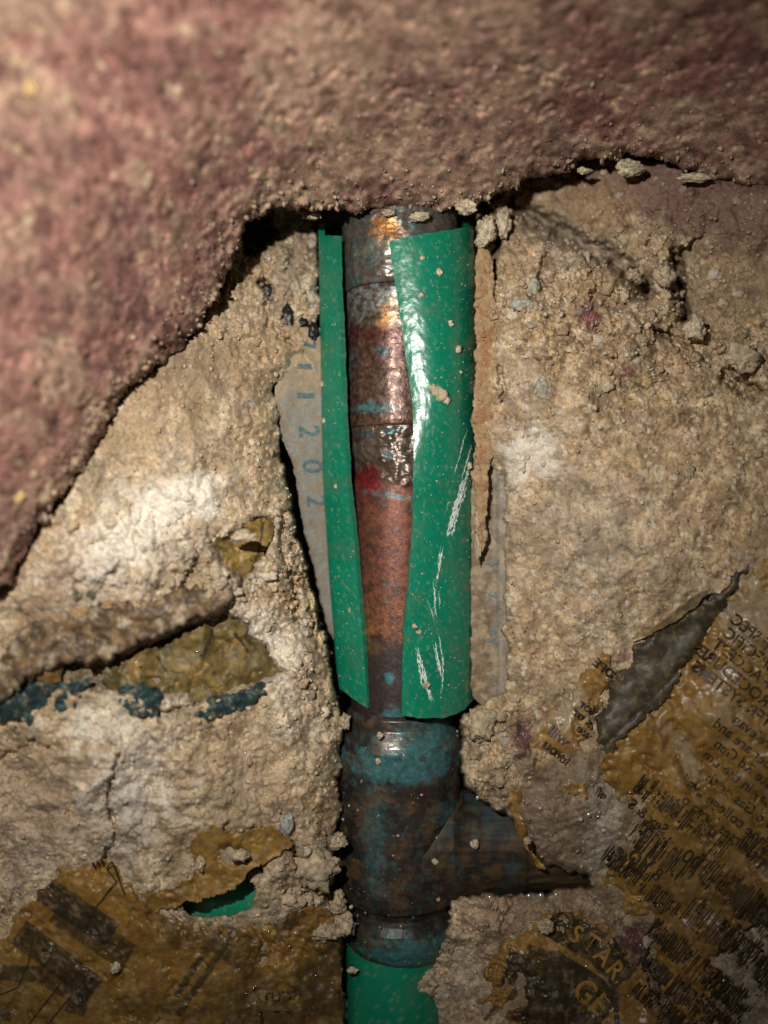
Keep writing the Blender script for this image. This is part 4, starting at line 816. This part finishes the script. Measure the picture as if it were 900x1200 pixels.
for q_, (p_, w_) in enumerate([([(106, 1072), (136, 1033), (125, 1018), (131, 1009), (146, 1048)], 1.0), ([(30, 1205), (88, 1131), (50, 1100)], .9), ([(52, 1205), (103, 1143), (116, 1153)], .9), ([(0, 1166), (20, 1158), (33, 1130), (39, 1098)], .9)]):
    ribbon('drawn_line', p_, w_, M_ink, left, 700+q_*3, .16, hLp)
text([('STUD', 300, 1176, 17, -4, False, 1.0)], hLp, M_ink, left)
text([('I', 302, 1205, 30, 2, False, 1.5), ('I', 316, 1205, 30, 2, False, 2), ('I', 330, 1206, 30, -2, False, 2)], hLp, M_ink, left)
text([("'''", 112, 1028, 24, -20, False, 1.2)], hLp, M_ink, left, 'printed_ticks')
hBr = paper_h([(268, 1003, 22, 12, -10, .8), (232, 1015, 10, 14, 0, .6)], 1.0, .5, 581, curl=.5, fold=.8)
sheet('paper_scrap', PAPERS['brown'], hBr, paper_col(base=(.26, .145, .032), alt=(.19, .105, .025), gloss=.35), M_paper, wob=4, ws=16, seed=582, label='torn brown paper hanging over the green glimpse at lower left', category='paper scrap')
hSc = paper_h([(283, 628, 16, 8, -20, .8), (255, 655, 8, 14, 0, .5)], -1.6, .5, 591, curl=.01, fold=2.0)
sheet('paper_scrap', PAPERS['scrap'], hSc, paper_col(base=(.24, .15, .035), alt=(.13, .085, .028), lines=[([(308, 612), (302, 650), (290, 680)], 1.6)], gloss=.4), M_paper, wob=4, ws=14, seed=592, label='crumpled olive paper scrap stuck in pale mortar at upper left', category='paper scrap')
hMi = paper_h([(300, 745, 16, 10, 0, .6), (180, 800, 16, 8, 0, .6)], -2.2, .6, 601, sink=1.0, fold=1.8)
sheet('paper_scrap', PAPERS['middle'], hMi, paper_col(base=(.15, .10, .028), alt=(.085, .064, .024), lines=[([(252, 728), (246, 750), (238, 768)], 1.6), ([(275, 742), (292, 765)], 1.4), ([(185, 770), (197, 790)], 1.5)], gloss=.3), M_paper, wob=4, ws=16, seed=602, label='wrinkled olive brown paper below the rolled paper ridge', category='paper scrap')
# rolled paper ridge, olive strip, teal films
RIDGE = [(-20, 828), (0, 780), (14, 748), (45, 728), (100, 716), (160, 702), (215, 690), (262, 682), (276, 690), (270, 705), (215, 732), (160, 752), (118, 774), (70, 778), (38, 790), (8, 815)]
RLOW = [(-20, 828), (8, 815), (38, 790), (70, 778), (118, 774), (160, 752), (215, 732), (270, 705)]
def ridge_h(x, y, sd): return Hs(x, y)+.2+3.6*np.exp(-line_d(x, y, RLOW)/18)+1.0*fbm2(x, y, 24, 5, .6, 611)-1.2*np.exp(-sd/2.5)
def ridge_c(x, y, sd):
    c = np.ones(x.shape+(4,)); c[..., :3] = mix(mix(col0(x, (.085, .055, .030)), (.17, .105, .05), sst(-.2, .4, fbm2(x, y, 20, 4, .65, 612))), (.34, .27, .18), .75*sst(.25, .5, fbm2(x, y, 22, 5, .65, 613))); c[..., :3] = mix(c[..., :3], (.06, .045, .03), .7*sst(5, 0, sd)); c[..., 3] = .3; return c
sheet('rolled_paper', RIDGE, ridge_h, ridge_c, M_paper, wob=7, ws=18, seed=614, thick=.6, label='dirty brown rolled paper ridge jutting from the mortar at left', category='rolled paper')
sheet('paper_scrap', [(18, 712), (40, 695), (80, 690), (118, 694), (110, 706), (70, 712), (30, 722)], paper_h([], 1.0, .6, 621), paper_col(base=(.085, .080, .045), alt=(.06, .06, .04), gloss=.3), M_paper, wob=4, seed=622, label='dark olive paper strip above the rolled paper ridge', category='paper scrap')
sheet('paper_scrap', [(40, 726), (90, 712), (140, 702), (142, 708), (95, 722), (45, 738)], paper_h([], 1.5, .5, 625), paper_col(base=(.30, .17, .05), alt=(.22, .12, .04), gloss=.3), M_paper, wob=3, seed=626, label='thin orange paper edge between olive strip and rolled ridge', category='paper scrap')
sheet('paper_scrap', [(28, 785), (55, 770), (75, 775), (72, 800), (30, 806)], paper_h([], 1.4, .5, 628), paper_col(base=(.30, .17, .05), alt=(.24, .13, .04), gloss=.3), M_paper, wob=3, seed=629, label='ochre paper patch beneath the left end of the rolled ridge', category='paper scrap')
def teal_c(x, y, sd):
    c = np.ones(x.shape+(4,)); c[..., :3] = mix(mix(col0(x, (.020, .048, .044)), (.014, .026, .027), sst(-.2, .4, fbm2(x, y, 18, 4, .6, 631))), (.25, .20, .13), .5*sst(.3, .6, fbm2(x, y, 10, 4, .6, 632))); c[..., 3] = .5; return c
for p, lb, sd_ in [([(-30, 800), (20, 800), (60, 802), (112, 794), (88, 826), (50, 845), (38, 866), (0, 850), (-30, 850)], 'dark teal film patch at the left edge under the ridge', 641), ([(138, 806), (165, 800), (192, 812), (182, 840), (150, 836)], 'small dark teal film patch in the middle of the torn paper', 644), ([(228, 838), (240, 820), (270, 812), (318, 796), (326, 804), (292, 828), (245, 846)], 'thin teal film edge beneath the wrinkled olive paper', 647)]:
    sheet('teal_film', p, paper_h([], .9, .6, sd_, sink=1.0), teal_c, M_film, wob=4, ws=14, seed=sd_+1, label=lb, category='film')
flush_text()

# ------------------------------------------------------------------ loose crumbs, stones, tar, droplets
G1 = 'mortar crumbs along the pipe'; SAND = (.40, .31, .20)
big = [(372, 1018, 3, 26, 'large mortar lump left of the tee fitting', (1.1, .8, .9)), (396, 1058, -2, 11, 'round mortar crumb under the large lump beside the tee', (1, 1, 1.2)), (402, 1084, -2, 15, 'mortar crumb beside the bottom collar of the tee', (1, 1, 1)),
       (380, 1092, 0, 14, 'mortar crumb on the edge of the lower left newspaper', (1.1, .8, .9)), (396, 985, 2, 11, 'mortar crumb above the large lump beside the tee', (1, 1, .9)), (404, 845, -4, 8, 'mortar crumb under the left tip of the green sheath', (.8, 1, 1.3)),
       (570, 268, -3, 15, 'pale knobbly mortar crumb at the top right corner of the sheath', (.8, .9, 1.1)), (589, 262, -6, 13, 'upright tan mortar crumb behind the pale one by the sheath', (.8, .9, 1.35)), (565, 283, -3, 9, 'small pale mortar crumb under the knobbly one by the sheath', (1, 1, 1)),
       (546, 244, 2, 13, 'pale mortar crumb under the brick edge above the sheath', (1.3, .9, .9)), (492, 254, 1, 11, 'pale mortar crumb under the brick edge above the pipe', (1.5, .9, .7)), (455, 250, 1, 8, 'little mortar crumb under the brick edge left of the pipe top', (1.4, .9, .7)),
       (738, 196, -1, 16, 'yellowish mortar crumb under the brick edge at upper right', (1.3, .9, .8)), (684, 200, -2, 8, 'small pale mortar crumb under the brick edge at upper right', (1.4, .9, .7)), (815, 208, 2, 12, 'pale mortar smear crumb below the brick at far upper right', (2.2, .7, .6)), (365, 252, 0, 11, 'tan mortar crumb under the brick edge above the dark hollow', (1.5, .9, .7)),
       (560, 640, -1, 6, 'thin mortar flake on the right rim of the sheath', (.6, .6, 2.4)), (560, 612, -1, 6, 'upper thin mortar flake on the right rim of the sheath', (.6, .6, 2.0)), (566, 850, 2, 18, 'mortar lump at the lower right end of the green sheath', (1, .8, 1.1)), (780, 325, 1, 16, 'blocky mortar lump beside the dark crack at upper right', (1, .8, 1.1)), (742, 322, 0, 10, 'mortar crumb in the dark crack at upper right', (1, .9, .9)),
       (815, 385, 3, 16, 'pale mortar lump below the vertical crack at upper right', (1.1, .8, 1.)), (870, 420, 4, 24, 'large sandy mortar lump near the right edge', (1.2, .6, .9)), (640, 1085, 3, 9, 'small mortar crumb below the copper branch', (1, .8, 1)), (497, 1150, -5, 16, 'mortar crumb over the bottom green sheath', (1.2, .8, .9)), (445, 862, .5, 4, 'tiny pale crumb on the shoulder of the tee', (1, .5, 1)), (443, 892, .2, 3.5, 'tiny pale crumb on the tee body', (1, .5, 1)), (510, 1010, -.5, 4, 'pale crumb stuck on the tee front', (1, .5, 1)), (556, 990, -2, 6, 'pale crumb stuck on the copper branch', (.9, .5, 1)), (413, 1137, -3, 5, 'flat pale crumb on the bottom green sheath', (1.3, .6, .8)), (618, 985, 5, 5, 'small crumb at the edge of the ochre strip', (1, .8, 1)), (285, 628, 18, 11, 'pale mortar crumb lying on the crumpled olive scrap', (1.4, .6, .6)), (135, 1133, 9, 6, 'white crumb on the lower left newspaper', (1, .8, 1.1)), (235, 1012, 11, 7, 'grey crumb on the torn brown paper', (.8, .8, 1.5)), (300, 1028, 4, 9, 'mortar crumb in the torn hole beside the green glimpse', (1, .8, 1)), (280, 1003, 13, 8, 'mortar crumb on the torn brown paper', (1.6, .6, .8))]
for (px, py, h, r, lb, sq) in big:
    pale = 'pale' in lb or 'yellowish' in lb or 'white' in lb
    crumb('mortar_crumb', px, py, h, r*(.68 if py < 260 else .72 if px > 730 else .9), lb, 'mortar crumb', G1, (.40, .33, .22) if pale else (.34, .265, .17), sq, None, .42)
for (px, py, r, lb, sq, col) in [(625, 336, 9, 'smooth grey green pebble in the mortar right of the sheath', (.8, .6, 1.3), (.30, .29, .21)), (612, 357, 9, 'flat green grey pebble below the smooth one right of the sheath', (1.5, .5, .8), (.29, .29, .23)), (638, 458, 13, 'grey pebble half sunk in mortar right of the sheath', (.9, .4, 1.4), (.27, .25, .20)), (334, 962, 12, 'blue grey pebble in the mortar left of the tee', (.8, .4, 1.5), (.21, .22, .20)), (692, 372, 9, 'dark red brick chip in the crumbly mortar at upper right', (1.2, .6, .8), (.17, .06, .05)), (735, 437, 8, 'flat red brick chip in the sandy mortar at right', (1.2, .5, .7), (.18, .06, .055)),
                                  (20, 582, 9, 'yellow stone chip set in the brick at left', (1, .35, 1), (.42, .28, .11)), (34, 102, 10, 'yellow stone chip set in the brick at upper left', (1, .35, 1.1), (.42, .27, .11))]:
    hh = float(Hat(px, py)) if 'brick at' not in lb else float(bil(hb, np.array((px-bx_[0])/BS), np.array((py-by_[0])/BS)))
    crumb('pebble', px, py, hh, r, lb, 'pebble', 'stones set in the wall', col, sq, None, .16)
for (px, py, r, lb, sq) in [(336, 372, 9, 'elongated black tar blob in the hollow left of the sheath', (.8, .5, 1.8)), (354, 378, 6, 'small round black tar blob left of the sheath', (1, .5, .9)), (367, 388, 8, 'knobbly black tar blob touching the left of the sheath', (.8, .6, 1.3)), (312, 340, 6, 'black tar blob at the mouth of the dark hollow', (1, .6, 1.3))]:
    crumb('tar_blob', px, py, float(max(Hat(px, py), film_h(np.array(px), np.array(py)) if py > 385 else -99))+.3, r, lb, 'tar blob', 'black blobs left of the sheath', (.01, .01, .01), sq, M_tar, .3)
for (px, py, r, lb) in [(574, 1052, 3, 'lone tiny glinting droplet under the copper branch near the tee'), (620, 1050, 3, 'first of three tiny droplets in a row under the copper branch'), (634, 1050, 4, 'largest of three tiny droplets in a row under the copper branch'), (652, 1049, 3, 'last of three tiny droplets in a row under the copper branch tip'),
        (560, 935, 3, 'lower of two tiny droplets on mortar above the copper branch'), (556, 921, 3, 'upper of two tiny droplets on mortar above the copper branch'), (690, 955, 3, 'tiny droplet on wet mortar beside the yellow newspaper')]:
    h = float(Hat(px, py)); v, f = ICO2; rad = r*K*MM
    o = obj('water_droplet', mesh_from('water_droplet', v*np.array((1, .6, 1))*rad, f), M_drop_glint, label=lb, category='droplet', group='water droplets'); o.location = tuple(W(np.array(float(px)), np.array(float(py)), np.array(h+.2)))
n = 900; sx = rng.uniform(0, 900, n); sy = rng.uniform(300, 1190, n)
iy = np.clip(((sy-gy[0])/STEP).astype(int), 0, len(gy)-1); ix = np.clip(((sx-gx[0])/STEP).astype(int), 0, len(gx)-1)
ok = (sd_ch[iy, ix] > 3) & (sd_br[iy, ix] < -4) & (sd_ho[iy, ix] > 3) & (rng.random(n) < .10+.6*wet[iy, ix]); sx, sy = sx[ok], sy[ok]
r = .10+.22*rng.random(len(sx))**2.5; M_glint_speck = material('glint_speck_metal', base=(.85, .80, .70), rough=.28, bump=0, metal=1, var=.1, use_attr=False)  # bright metal specks, added to imitate glints on wet mortar
hg = np.maximum(Hat(sx, sy), np.where(pmask[iy[ok], ix[ok]] > .5, Hs(sx, sy)+1.6, -99))
scatter('glint_specks', W(sx, sy, hg+r*.3), r, np.ones((len(sx), 4)), M_glint_speck, kind='stuff', label='tiny metal specks added as glints on the wet mortar')
print('built')
